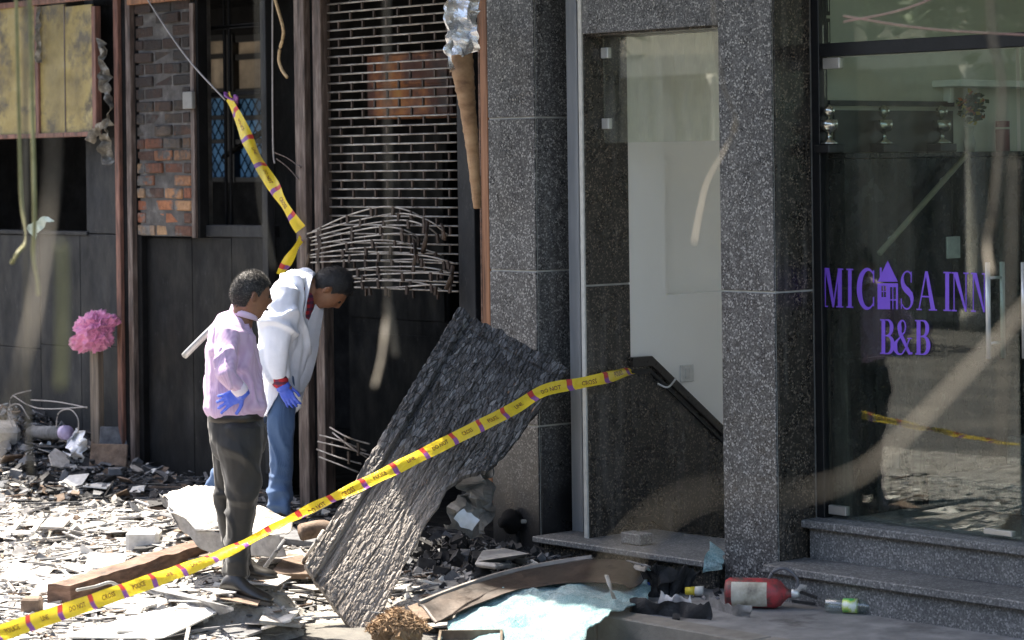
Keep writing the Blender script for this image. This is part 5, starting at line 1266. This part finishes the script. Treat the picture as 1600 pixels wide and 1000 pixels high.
def make_hair(parent, c, B, S, mat, rough=.006, thick=1.045, fringe=0.0, n_str=2600, slen=.016, top_mat=None):
    vs, fs = DIRS5; mb = MB(); idx = {}
    for i, d in enumerate(vs):
        h = hairline(d)
        if h < -.06: continue
        e = min(1, max(0, (h + .06)/.14)); g = lerp(.985, thick + .05*max(0, d.z) + .03*max(0, d.x)*max(0, d.z), e)
        p = head_point(d, S)*g; p += d*(rough*e*(nz(d, 11, 3) + .6*nz(d, 24, 8)))
        idx[i] = len(mb.v); mb.v.append(to_w(c, B, p))
    for f in fs:
        if all(i in idx for i in f): mb.f.append([idx[i] for i in f]); mb.m.append(0)
    o = mb.build('hair', mat, parent, True)
    st = MB(); good = [d for d in vs if hairline(d) > .02]
    for _ in range(n_str):
        d = random.choice(good); g = thick + .05*max(0, d.z) + .03*max(0, d.x)*max(0, d.z)
        p = to_w(c, B, head_point(d, S)*g*.99)
        w = (B[0]*d.x + B[1]*d.y + B[2]*d.z)
        dr = (w*.7 + B[0]*random.gauss(.15, .5) + B[1]*random.gauss(0, .5) + B[2]*random.gauss(.25, .5)).normalized()*slen*random.uniform(.5, 1.2)
        sd = dr.cross(w + Vector((.1, .2, .3))).normalized()*.0010
        st.add([p - sd, p + sd, p + dr], [(0, 1, 2)])
    so = st.build('hair_tufts', mat, o); so['kind'] = 'stuff'
    return o
def hand_into(mb, wrist, X, Y, Z, curls, S=1.0, spread=.10, thumb=(.7, .5)):
    """X along the fingers, Y towards the thumb, Z back of the hand"""
    def W(x, y, z): return wrist + (X*x + Y*y + Z*z)*S
    rings = []
    for x, w, t in ((-.03, .026, .02), (0, .030, .019), (.03, .038, .018), (.06, .042, .016), (.088, .041, .013), (.096, .036, .008)):
        rings.append([W(x, math.cos(q)*w, math.sin(q)*t) for q in [2*math.pi*k/14 for k in range(14)]])
    mb.loft(rings)
    for k, (yo, ln, r, cu) in enumerate(zip((.031, .0105, -.0105, -.030), (.074, .083, .077, .060), (.0095, .0098, .0094, .0085), curls)):
        p = [W(.075, yo, 0), W(.092, yo, 0)]; ang = 0; pos = Vector((.092, yo, 0)); sp = (yo/.03)*spread
        for seg in (.44, .31, .25):
            ang += cu; pos = pos + Vector((math.cos(ang)*math.cos(sp), math.sin(sp), -math.sin(ang)))*ln*seg; p.append(W(*pos))
        mb.tube(smooth_path(p, 3), [r*S*lerp(1.05, .78, i/12) for i in range(13)], 9)
    pos = Vector((.018, .026, -.004)); p = [W(*pos)]; a = thumb[0]
    for seg, cu in ((.042, 0), (.032, .25), (.026, thumb[1]*.5)):
        a -= cu; pos = pos + Vector((math.cos(a), math.sin(a)*.9, -.25))*seg; p.append(W(*pos))
    mb.tube(smooth_path(p, 3), [.0125*S*lerp(1.05, .75, i/9) for i in range(10)], 9)
def shoe(parent, heel, toe, mat, sole, h=.075, w=.046, up=ZU):
    d = toe - heel; L_ = d.length; d.normalize(); s = d.cross(up).normalized(); u = s.cross(d)
    mb = MB(); rings = []
    for t, wd, ht in ((-.02, .6, .55), (.03, .82, .85), (.12, .86, 1.15), (.25, .84, 1.2), (.36, .86, 1.0), (.5, .95, .72), (.65, 1.06, .58), (.8, 1.02, .48), (.92, .8, .40), (1.0, .45, .28)):
        c = heel + d*(L_*t)
        rings.append([c + s*math.cos(q)*w*wd + u*(max(0, math.sin(q)**1 if math.sin(q) > 0 else 0)*h*ht + .012) for q in [2*math.pi*k/16 for k in range(16)]])
    o = mb.loft(rings).build('shoe', mat, parent, True)
    sb = MB(); rings = []
    for t, wd in ((-.03, .55), (.02, .82), (.2, .9), (.4, .82), (.65, 1.1), (.85, 1.0), (1.0, .55), (1.02, .3)):
        c = heel + d*(L_*t); rings.append([c + s*w*wd*a + u*b for a, b in ((-1, -.008), (1, -.008), (1, .012), (-1, .012))])
    so = sb.loft(rings).build('sole', sole, o); return o
def fabric(name, c, stripe=None, rough=.85, sheen=.15, weave=220, tr=0.0):
    m, nt, p = mk(name); v = coords(nt)
    cc = ramp(nt, nse(nt, v, 5, 5), [(.3, tuple(x*.88 for x in c)), (.7, tuple(min(1, x*1.08) for x in c))])
    if stripe:
        wv_ = nd(nt, 'ShaderNodeTexWave', bands_direction='X'); wv_.inputs['Scale'].default_value = stripe[0]; nt.links.new(coords(nt, 'pos', (1, 1, 0)), wv_.inputs['Vector'])
        cc = mixc(nt, cc, stripe[1], nd_mul(nt, wv_.outputs['Fac'], stripe[2]))
    nt.links.new(cc, p.inputs['Base Color']); p.inputs['Roughness'].default_value = rough; p.inputs['Sheen Weight'].default_value = sheen; p.inputs['Specular IOR Level'].default_value = .3
    b1 = nse(nt, v, 9, 4, .5); bump(nt, p, b1, .005)
    return m
def plaid(name):
    m, nt, p = mk(name); v = coords(nt, 'pos', (1, 1, 1)); sx = nd(nt, 'ShaderNodeSeparateXYZ'); nt.links.new(v, sx.inputs[0])
    def band(sock, k):
        a = nd(nt, 'ShaderNodeMath', operation='MULTIPLY'); nt.links.new(sock, a.inputs[0]); a.inputs[1].default_value = k
        s_ = nd(nt, 'ShaderNodeMath', operation='SINE'); nt.links.new(a.outputs[0], s_.inputs[0]); r = nd(nt, 'ShaderNodeMath', operation='GREATER_THAN'); nt.links.new(s_.outputs[0], r.inputs[0]); r.inputs[1].default_value = .1; return r.outputs[0]
    c = mixc(nt, (.42, .02, .03), (.03, .02, .05), nd_mul(nt, band(sx.outputs['Z'], 160), .8)); c = mixc(nt, c, (.04, .03, .08), nd_mul(nt, band(sx.outputs['X'], 170), .6))
    nt.links.new(c, p.inputs['Base Color']); p.inputs['Roughness'].default_value = .85; return m
def skin_mat(name, c):
    m, nt, p = mk(name); v = coords(nt); nt.links.new(ramp(nt, nse(nt, v, 40, 5), [(.3, tuple(x*.8 for x in c)), (.7, tuple(x*1.1 for x in c))]), p.inputs['Base Color'])
    p.inputs['Roughness'].default_value = .5; p.inputs['Subsurface Weight'].default_value = .08; p.inputs['Subsurface Radius'].default_value = (.02, .008, .004); return m
M['skin'] = skin_mat('skin_brown', (.20, .095, .055)); M['eye'] = plain('eye_dark', (.02, .015, .012), .2)
M['glove'] = fabric('blue_nitrile', (.07, .13, .62), None, .35, 0)
M['shirt'] = fabric('lavender_shirt', (.50, .35, .53), (26, (.60, .47, .63), .5)); M['trouser'] = fabric('charcoal_trousers', (.017, .0165, .016), None, .6, .2)
M['coat'] = fabric('white_coat', (.70, .73, .82)); M['jeans'] = fabric('blue_jeans', (.055, .105, .21), (60, (.09, .15, .27), .4), .85, .1); M['plaid'] = plaid('red_plaid')
M['leather'] = plain('black_leather', (.020, .018, .016), .38, 0, .6, .3, 12); M['sole'] = plain('dusty_sole', (.10, .085, .07), .9); M['belt'] = plain('belt_leather', (.018, .013, .011), .4)
def hairmat(name, a, b, lo, hi):
    m, nt, p = mk(name); v = coords(nt); nt.links.new(ramp(nt, nse(nt, v, 120, 4, .8), [(lo, a), (hi, b)]), p.inputs['Base Color']); p.inputs['Roughness'].default_value = .55; bump(nt, p, nse(nt, v, 160, 4), .004); return m
M['hair_grey'] = hairmat('greying_hair', (.012, .011, .010), (.34, .31, .28), .52, .84); M['hair_black'] = hairmat('black_hair', (.008, .008, .009), (.03, .03, .033), .4, .7)

# ---------------------------------------------------------------- near man: lavender shirt, hand on hip
Z1 = 13.4; k1 = Z1/FPX
foot = PD(385, 935, Z1)
m1 = thing('person', 'man with greying hair, lavender shirt and dark trousers standing, gloved hand on hip', 'person', foot)
torso1 = [(380, 489, .02, 15, 17), (376, 497, .02, 21, 32), (369, 507, .02, 31, 51), (364, 520, .01, 38, 58), (362, 545, 0, 41, 54), (364, 580, 0, 44, 49), (367, 612, 0, 47, 47), (368, 634, 0, 46, 46), (368, 647, 0, 41, 43)]
armN = [(357, 520, -.15, 21, 19), (354, 545, -.20, 20, 19), (352, 568, -.25, 19, 18), (354, 586, -.29, 17, 17), (364, 598, -.28, 14, 14), (375, 609, -.25, 11, 11)]
armF = [(372, 520, .16, 20, 19), (378, 555, .20, 17, 17), (385, 590, .22, 15, 15), (392, 615, .20, 12, 12), (396, 632, .16, 10, 10)]
legN = [(376, 668, -.07, 37, 30), (377, 700, -.08, 36, 31), (379, 745, -.08, 28, 26), (378, 793, -.07, 23, 22), (374, 832, -.06, 20, 20), (371, 870, -.06, 18, 20), (369, 897, -.06, 19, 22)]
legF = [(366, 668, .10, 36, 30), (364, 700, .12, 33, 30), (362, 745, .14, 28, 27), (361, 793, .16, 23, 23), (366, 840, .18, 20, 21), (372, 882, .20, 19, 22)]
hipr = [(368, 646, 0, 41, 42), (370, 660, 0, 43, 45), (371, 685, 0, 43, 46), (371, 705, 0, 38, 42)]
hc1 = PD(391, 463, Z1); B1 = basis(RH*.88 + VH*.40 - ZU*.14, ZU); HS1 = 1.08
bd = MB()
head_into(bd, hc1, B1, HS1)
limb(bd, Z1, [(382, 475, .0, 17, 17), (378, 495, .0, 18, 20), (372, 512, 0, 22, 30)])
limb(bd, Z1, torso1, grow=.82)
for lst in (armN, armF, legN, legF): limb(bd, Z1, lst, grow=.75)
limb(bd, Z1, hipr, grow=.85)
body = remesh(bd.build('body', M['skin'], m1), .008, 2)
for sd in (-1, 1):
    e = to_w(hc1, B1, Vector((.088, sd*.030, .010))*HS1); MB().lathe(e - B1[0]*.008, B1[0], [(0, .004), (.004, .010), (.010, .009), (.013, .003)], 10).build('eye', M['eye'], body, True)
sh = MB(); limb(sh, Z1, torso1); limb(sh, Z1, armN); limb(sh, Z1, armF)
shirt = remesh(sh.build('shirt', M['shirt'], m1), .0085, 3)
def f_shirt(p):
    q = p + Vector((nz(p, 5, 2), nz(p, 5, 6), nz(p, 5, 9)))*.05; fold = max(0, ridged(Vector((q.x, q.y, q.z*.75)), 5.0, 3) - .62)*.028 + max(0, ridged(Vector((q.x*1.4, q.y*1.4, q.z*.45)), 6.0, 9) - .66)*.026
    blouse = .016*math.exp(-((p.z - (world_loc(m1).z + 1.00))/.05)**2)
    return fold - .008 + blouse + .004*nz(p, 16, 1)
wrinkle(shirt, f_shirt)
# collar, cuff, belt
cr = [PD(368 + 16*math.cos(a), 494 - 5*math.sin(a)*0 + 7*math.cos(a), Z1 - .075*math.sin(a)) for a in [2*math.pi*k/20 for k in range(21)]]
cm = MB(); rings = []
for k, a in enumerate([R(20 + 320*j/24) for j in range(25)]):
    cc = PD(381 + 18*math.cos(a), 490 + 6*math.cos(a), Z1 + .01 - .062*math.sin(a)); o_ = (cc - PD(381, 490, Z1 + .01)); o_.z = 0; o_.normalize()
    rings.append([cc - o_*.004 + ZU*.028, cc + o_*.004 + ZU*.030, cc + o_*.022 - ZU*.018, cc + o_*.012 - ZU*.02])
cm.loft(rings).build('collar', fabric('collar_cloth', (.60, .48, .62)), shirt, True)
cf = MB(); limb(cf, Z1, [(371, 604, -.26, 12.5, 12.5), (378, 612, -.245, 12, 12)]); cf.build('cuff', fabric('pale_cuff', (.72, .64, .76)), shirt, True)
tr_ = MB(); limb(tr_, Z1, hipr); limb(tr_, Z1, legN); limb(tr_, Z1, legF)
trs = remesh(tr_.build('trousers', M['trouser'], m1), .0085, 3)
def f_tr(p):
    lo = p.z - world_loc(m1).z
    q = p + Vector((nz(p, 4, 2), nz(p, 4, 6), nz(p, 4, 9)))*.08
    dr = max(0, ridged(Vector((q.x, q.y, q.z*.30)), 6.0, 5) - .6)*.028 + max(0, ridged(Vector((q.x + q.z*.8, q.y - q.z*.4, q.z*.7)), 3.6, 14) - .68)*.045
    hem = max(0, ridged(Vector((q.x, q.y, q.z*1.6)), 5.5, 2) - .5)*.04*math.exp(-max(0, lo - .05)/.14)
    return dr + hem - .007 + .003*nz(p, 18, 2)
wrinkle(trs, f_tr)
bl = MB(); limb(bl, Z1, [(368, 645, 0, 42.5, 44.5), (368.5, 655, 0, 43.5, 45.5)], 24); bl.build('belt', M['belt'], m1, True)
shoe(m1, PD(346, 921, Z1 - .08), PD(424, 944, Z1 - .14), M['leather'], M['sole'], .085, .050)
shoe(m1, PD(362, 897, Z1 + .26), PD(432, 905, Z1 + .22), M['leather'], M['sole'], .08, .047)
gl = MB(); Xh = (PD(345, 630, Z1 - .22) - PD(381, 612, Z1 - .25)).normalized(); Zh = (CAM - foot).normalized(); Zh = (Zh - Xh*Zh.dot(Xh)).normalized(); Yh = Zh.cross(Xh)
if Yh.z > 0: Yh = -Yh
hand_into(gl, PD(379, 613, Z1 - .25), Xh, Yh, Zh, (.16, .20, .24, .30), 1.0, .2, (.9, .4))
limb(gl, Z1, [(380, 610, -.25, 11, 10), (373, 616, -.25, 12, 10)])
gv = remesh(gl.build('glove', M['glove'], m1), .0042, 2, .4); wrinkle(gv, lambda p: .0025*nz(p, 45, 3))
make_hair(m1, hc1, B1, HS1, M['hair_grey'], .003, 1.02, 0, 9000, .013)
MB().tube([to_w(hc1, B1, Vector((.09, s*.02, -.055))*HS1) for s in (-1, -.5, 0, .5, 1)], .007, 6).build('moustache', M['hair_black'], body, True)

# ---------------------------------------------------------------- far man: white coat, bending forward
Z2 = 15.7; k2 = Z2/FPX
foot2 = PD(445, 806, Z2)
m2_ = thing('person', 'man in white coat and jeans bending forward to look into the burnt shop', 'person', foot2)
torso2 = [(437, 628, 0, 30, 42), (440, 600, 0, 35, 44), (445, 560, 0, 38, 44), (449, 515, 0, 39, 46), (453, 480, 0, 36, 50), (459, 456, 0, 30, 52), (468, 440, .0, 22, 44), (479, 435, 0, 13, 22)]
armN2 = [(447, 452, -.17, 25, 20), (440, 480, -.22, 27, 21), (434, 515, -.25, 26, 20), (430, 548, -.26, 24, 18), (430, 572, -.26, 21, 16), (432, 590, -.25, 18, 15)]
armF2 = [(464, 455, .18, 20, 20), (462, 490, .24, 18, 18), (458, 530, .26, 16, 16), (456, 565, .24, 14, 14)]
legN2 = [(440, 590, -.05, 27, 30), (438, 625, -.08, 24, 28), (438, 665, -.10, 21, 24), (438, 710, -.10, 18.5, 19), (438, 750, -.10, 17, 17), (438, 785, -.10, 16.5, 18), (440, 797, -.10, 16, 18)]
legF2 = [(428, 590, .10, 27, 28), (408, 630, .13, 24, 26), (382, 680, .17, 19, 21), (358, 722, .20, 16, 17), (340, 752, .22, 14.5, 16), (333, 770, .23, 14.5, 17)]
hc2 = PD(514, 450, Z2); F2 = RH*.50 - ZU*.86 + VH*.14; B2 = basis(F2, RH*.88 + ZU*.5); HS2 = 1.2
bd = MB(); head_into(bd, hc2, B2, HS2)
limb(bd, Z2, [(498, 448, 0, 16, 16), (486, 449, 0, 16, 17), (470, 455, 0, 18, 24)])
limb(bd, Z2, torso2, grow=.8)
for lst in (armN2, armF2, legN2, legF2): limb(bd, Z2, lst, grow=.72)
limb(bd, Z2, [(430, 580, -.25, 10, 9), (440, 598, -.24, 9, 8), (450, 612, -.23, 10, 7)])
limb(bd, Z2, [(456, 560, .24, 10, 9), (456, 590, .24, 9, 8), (456, 606, .23, 10, 6)])
body2 = remesh(bd.build('body', M['skin'], m2_), .008, 2)
for sd in (-1, 1):
    e = to_w(hc2, B2, Vector((.088, sd*.030, .010))*HS2); MB().lathe(e - B2[0]*.008, B2[0], [(0, .004), (.004, .010), (.010, .009), (.013, .003)], 10).build('eye', M['eye'], body2, True)
ps = MB(); limb(ps, Z2, torso2[2:], grow=.88); limb(ps, Z2, [(449, 510, 0, 34, 38), (460, 480, 0, 32, 38), (472, 462, 0, 24, 30), (481, 455, 0, 18, 20)])
limb(ps, Z2, [(432, 584, -.25, 15, 13), (440, 600, -.24, 12.5, 11.5)])
remesh(ps.build('plaid_shirt', M['plaid'], m2_), .010, 2)
ct = MB(); limb(ct, Z2, torso2); limb(ct, Z2, armN2); limb(ct, Z2, armF2)
coat = remesh(ct.build('white_coat', M['coat'], m2_), .010, 3)
def f_coat(p):
    q = p + Vector((nz(p, 4, 2), nz(p, 4, 6), nz(p, 4, 9)))*.07; return max(0, ridged(Vector((q.x, q.y, q.z*.35)), 5.2, 4) - .58)*.065 + max(0, ridged(Vector((q.x + q.z*.6, q.y, q.z*.6)), 4.4, 12) - .64)*.07 - .010 + .004*nz(p, 15, 6)
wrinkle(coat, f_coat)
def coat_flap(rows, seed): return bent_sheet('coat_flap', M['coat'], rows, coat, 8, .012, seed, .006)
coat_flap([[PD(493, 474, Z2 - .02), PD(499, 477, Z2 + .02), PD(504, 481, Z2 + .06)], [PD(482, 505, Z2 - .08), PD(492, 507, Z2 - .02), PD(503, 509, Z2 + .05)], [PD(468, 538, Z2 - .12), PD(482, 541, Z2 - .05), PD(497, 545, Z2 + .04)], [PD(454, 572, Z2 - .14), PD(472, 578, Z2 - .07), PD(490, 579, Z2 + .02)], [PD(450, 600, Z2 - .12), PD(461, 612, Z2 - .08), PD(472, 612, Z2 - .02)]], 3)
coat_flap([[PD(410, 590, Z2 - .1), PD(420, 590, Z2 - .18), PD(432, 590, Z2 - .19)], [PD(409, 620, Z2 - .1), PD(420, 622, Z2 - .19), PD(434, 615, Z2 - .2)], [PD(408, 652, Z2 - .1), PD(418, 648, Z2 - .18), PD(430, 625, Z2 - .2)]], 5)
# upturned collar and lapel
bent_sheet('collar', M['coat'], [[PD(474, 424, Z2 + .06), PD(480, 428, Z2 - .06), PD(477, 450, Z2 - .13), PD(478, 478, Z2 - .14)], [PD(488, 424, Z2 + .06), PD(489, 430, Z2 - .07), PD(484, 452, Z2 - .14), PD(474, 492, Z2 - .17)]], coat, 6, .006, 4, .006)
jn = MB(); limb(jn, Z2, [(438, 585, 0, 32, 36), (436, 605, 0, 33, 37), (434, 625, .0, 29, 34)]); limb(jn, Z2, legN2); limb(jn, Z2, legF2)
jeans = remesh(jn.build('jeans', M['jeans'], m2_), .009, 3)
def f_j(p):
    lo = p.z - world_loc(m2_).z
    q = p + Vector((nz(p, 4, 2), nz(p, 4, 6), nz(p, 4, 9)))*.07
    return max(0, ridged(Vector((q.x, q.y, q.z*.35)), 6, 8) - .6)*.036 + max(0, ridged(Vector((q.x, q.y, q.z*1.8)), 6, 2) - .45)*.04*math.exp(-max(0, lo - .03)/.12) - .006
wrinkle(jeans, f_j)
shoe(m2_, PD(428, 805, Z2 - .10), PD(474, 815, Z2 - .16), M['leather'], M['sole'], .08, .047)
shoe(m2_, PD(324, 778, Z2 + .24), PD(372, 784, Z2 + .2), M['leather'], M['sole'], .08, .047)
for (wp, tp, zo, cur) in (((441, 603), (458, 634), -.24, (.35, .4, .45, .5)), ((456, 592), (457, 620), .24, (.3, .3, .35, .4))):
    gl = MB(); Xh = (PD(*tp, Z2 + zo - .02) - PD(*wp, Z2 + zo)).normalized(); Zh = -FW; Zh = (Zh - Xh*Zh.dot(Xh)).normalized(); Yh = Zh.cross(Xh)
    if Yh.dot(RH) < 0: Yh = -Yh
    hand_into(gl, PD(*wp, Z2 + zo), Xh, Yh, Zh, cur, .98, .12, (.6, .5)); limb(gl, Z2, [(wp[0]-1, wp[1]-4, zo, 11, 10), (wp[0]+3, wp[1]+4, zo, 11.5, 10)])
    gv = remesh(gl.build('glove', M['glove'], m2_), .0045, 2, .4); wrinkle(gv, lambda p: .0028*nz(p, 45, 3))
make_hair(m2_, hc2, B2, HS2, M['hair_black'], .003, 1.035, 0, 8000, .014)

# ================================================================== HANGING STRANDS NEAR THE CAMERA
M['strand'] = mat_noise('dry_strand', [(.3, (.06, .05, .034)), (.7, (.11, .094, .064))], 20, 5, (.7, .9)); M['strand_y'] = mat_noise('yellow_green_strand', [(.3, (.12, .115, .04)), (.7, (.20, .19, .08))], 20, 5, (.6, .9))
def strand(lab, pts, r, mat='strand'):
    n = len(pts); path = smooth_path([PD(*p) for p in pts], 8)
    rr = [r(i/(len(path)-1)) if callable(r) else r for i in range(len(path))]
    tag(MB().tube(path, rr, 8).build('hanging_strand', M[mat], smooth=True), lab, 'strand')
strand('thick blurred beige strand sweeping across the glass door at lower right', [(1720, 330, 2.7), (1650, 420, 2.65), (1595, 492, 2.6), (1500, 595, 2.5), (1405, 690, 2.35), (1340, 742, 2.1), (1240, 772, 1.85), (1130, 768, 1.6), (1040, 800, 1.4), (960, 900, 1.3), (930, 1120, 1.25)], lambda t: lerp(.0034, .0008, max(0, min(1, (t-.30)/.3))))
strand('thin beige strand with a knot hanging before the granite pillar', [(1112, -60, 6.0), (1118, 60, 6.0), (1132, 140, 6.0), (1150, 190, 6.0), (1132, 235, 6.0), (1105, 285, 5.8), (1092, 340, 5.5), (1085, 380, 5.2)], lambda t: .0022 + .003*math.exp(-((t-.45)/.03)**2))
strand('faint beige strand hanging in front of the roller grille', [(604, -60, 4.6), (605, 150, 4.6), (607, 320, 4.6), (606, 450, 4.6), (604, 500, 4.6), (596, 560, 4.5), (585, 605, 4.4)], lambda t: .0024 + .002*math.exp(-((t-.72)/.05)**2))
strand('short forked end of the strand before the dark shop doorway', [(606, 475, 4.6), (614, 520, 4.6), (618, 556, 4.6)], .004)
strand('yellow green strand hanging furthest left before the black opening', [(24, -60, 8.5), (28, 120, 8.5), (33, 300, 8.5), (40, 372, 8.4), (28, 395, 8.3), (18, 412, 8.3)], .0065, 'strand_y')
strand('longer yellow green strand hanging before the signboard', [(45, -60, 8.3), (50, 150, 8.3), (54, 330, 8.2), (52, 400, 8.2), (58, 440, 8.2), (60, 462, 8.2)], .007, 'strand_y')
strand('broad blurred strand drifting down the left picture side', [(90, -80, 2.7), (86, 120, 2.7), (80, 300, 2.7), (62, 440, 2.6), (38, 560, 2.5), (12, 650, 2.5), (-30, 760, 2.4)], .0026)
strand('blurred brown strand running straight down near the left edge', [(40, -60, 5.5), (40, 300, 5.5), (43, 620, 5.5), (48, 740, 5.5)], .0045)
strand('short blurred olive strand end in front of the black wall', [(96, 380, 3.2), (98, 480, 3.2), (96, 575, 3.2), (94, 605, 3.2)], .0042, 'strand_y')
strand('blurred beige strand hanging at the right before the glass door', [(1545, -60, 4.2), (1552, 60, 4.2), (1566, 130, 4.2), (1562, 230, 4.2), (1552, 330, 4.2), (1543, 385, 4.2), (1548, 430, 4.1)], .0036)
strand('faint vertical strand at the far right before the lower glass', [(1585, 250, 3.4), (1580, 420, 3.4), (1570, 560, 3.4), (1563, 720, 3.4)], .0022)
strand('thin blurred strand dangling below the duct by the grille', [(402, -60, 5.0), (404, 120, 5.0), (406, 300, 5.0), (428, 420, 5.0)], .0022)
# crossing wires above the entrance
for i, (a, b, c_) in enumerate((((1318, 25, 9.0), (1450, 45, 9.0), (1610, 55, 9.0)), ((1318, 34, 9.0), (1420, 12, 9.0), (1540, -40, 9.0)))):
    tag(MB().tube(smooth_path([PD(*a), PD(*b), PD(*c_)], 6), .003, 6).build('overhead_wire', plain('reddish_wire', (.38, .22, .17), .5), smooth=True), ('lower' if i == 0 else 'upper') + ' reddish overhead wire crossing before the fanlight', 'wire')

# ================================================================== STREET BEHIND THE CAMERA
ob = thing('opposite_building', 'pale building with columns and dark windows on the other side of the street', 'building', (-20, -20, -.17))
M['opp'] = mat_noise('opposite_plaster', [(.3, (.24, .225, .19)), (.7, (.36, .34, .29))], .8, 7, (.8, .95)); M['opp2'] = mat_noise('opposite_column', [(.3, (.40, .38, .33)), (.7, (.5, .48, .42))], 1.0, 6, (.8, .95))
MB().box(-60, 14, -26, -19, -.17, 7.6).build('wall', M['opp'], ob)
MB().box(-60, 14, -19, -17.6, 3.6, 3.9).build('balcony', M['opp2'], ob)
wnd = plain('dark_window', (.02, .024, .028), .15)
w0 = cg = None
for i in range(24):
    x = -58 + i*3
    for z in (.2, 4.4):
        if w0 is None: w0 = MB().box(-.8, .8, 0, .03, 0, 2.1).build('window', wnd, ob); o = w0
        else: o = share(w0, 'window', ob)
        o.location = Vector((x, -18.998, z)) - world_loc(ob)
    if cg is None: cg = MB().lathe((0, 0, -.17), (0, 0, 1), [(0, .26), (.3, .26), (.32, .18), (3.5, .16), (3.76, .24)], 12).build('column', M['opp2'], ob, True); o = cg
    else: o = share(cg, 'column', ob)
    o.location = Vector((x + 1.5, -17.8, 0)) - world_loc(ob)
# trees over the street: one over the entrance throws the dappled shade
def leaf_tree(name, lab, base, trunk_pts, r0, blobs, nleaf, size, seed, mat):
    rnd = random.Random(seed); t = thing(name, lab, 'tree', base)
    tk = MB(); tk.tube(smooth_path(trunk_pts, 6), [r0*lerp(1, .45, i/(6*(len(trunk_pts)-1))) for i in range(6*(len(trunk_pts)-1)+1)], 12)
    top = Vector(trunk_pts[-1])
    for c, r in blobs:
        c = Vector(c); mid = top.lerp(c, .5) + Vector((rnd.gauss(0, .2), rnd.gauss(0, .2), .15)); tk.tube(smooth_path([top - Vector((0, 0, .3)), mid, c, c + Vector((rnd.gauss(0, .3), rnd.gauss(0, .3), .3))], 5), [r0*lerp(.42, .08, i/15) for i in range(16)], 7)
    tk.build('trunk', plain('bark', (.09, .07, .05), .9, 0, .3, .4, 9, .01), t, True)
    lf_ = MB()
    for _ in range(nleaf):
        c, r = rnd.choices(blobs, [b[1]**2 for b in blobs])[0]
        d = Vector((rnd.gauss(0, 1), rnd.gauss(0, 1), rnd.gauss(0, .7))).normalized()*r*rnd.random()**.4
        p = Vector(c) + d + Vector((nz(d, 2, seed), nz(d, 2, seed+4), nz(d, 2, seed+8)))*.4
        u = Vector((rnd.gauss(0, 1), rnd.gauss(0, 1), rnd.gauss(0, .5))).normalized()*size*rnd.uniform(.7, 1.3); w = u.cross(Vector((rnd.gauss(0, .4), rnd.gauss(0, .4), 1))).normalized()*u.length*.45
        lf_.mi = rnd.choice((0, 0, 1)); lf_.add([p-u, p-w, p+u, p+w], [(0, 1, 2, 3)])
    cr = lf_.build('crown', mat, t); cr['kind'] = 'stuff'; return t
lm = [plain('leaf_dark', (.035, .065, .018), .5, 0, .5, .3), plain('leaf_light', (.075, .12, .03), .5, 0, .5, .3)]
leaf_tree('street_tree', 'leafy street tree by the kerb whose crown overhangs the inn entrance', (-4.3, -2.7, -.17), [(-4.3, -2.7, -.2), (-4.5, -2.6, 1.6), (-4.9, -2.4, 3.2), (-5.6, -2.2, 4.6)], .2,
          [((-9.6, -1.6, 5.6), 1.1), ((-10.4, -2.6, 6.0), .9), ((-8.3, -1.5, 5.3), 1.2), ((-7.2, -2.2, 5.6), 1.3), ((-9.2, -3.0, 6.0), 1.3), ((-6.0, -2.5, 6.0), 1.3), ((-7.6, -3.6, 5.6), 1.3), ((-10.6, -1.1, 5.0), .55)], 15000, .085, 5, lm)
for i, (x, y) in enumerate(((-27, -13.5), (-19, -14.5), (-35, -13.5), (-12, -15))):
    leaf_tree('street_tree', ('tall street tree opposite the burnt shop', 'broad street tree opposite the granite pilaster', 'far street tree at the end of the row', 'round street tree opposite the inn door')[i], (x, y, -.17), [(x, y, -.2), (x + .1, y, 1.6), (x - .1, y + .1, 3.2)], .22,
              [((x, y, 5.6), 2.0), ((x - 1.5, y + .3, 5.0), 1.5), ((x + 1.6, y - .3, 5.1), 1.5), ((x + .3, y + .8, 4.2), 1.3), ((x - .4, y, 7), 1.4)], 5200, .16, 20 + i, lm)
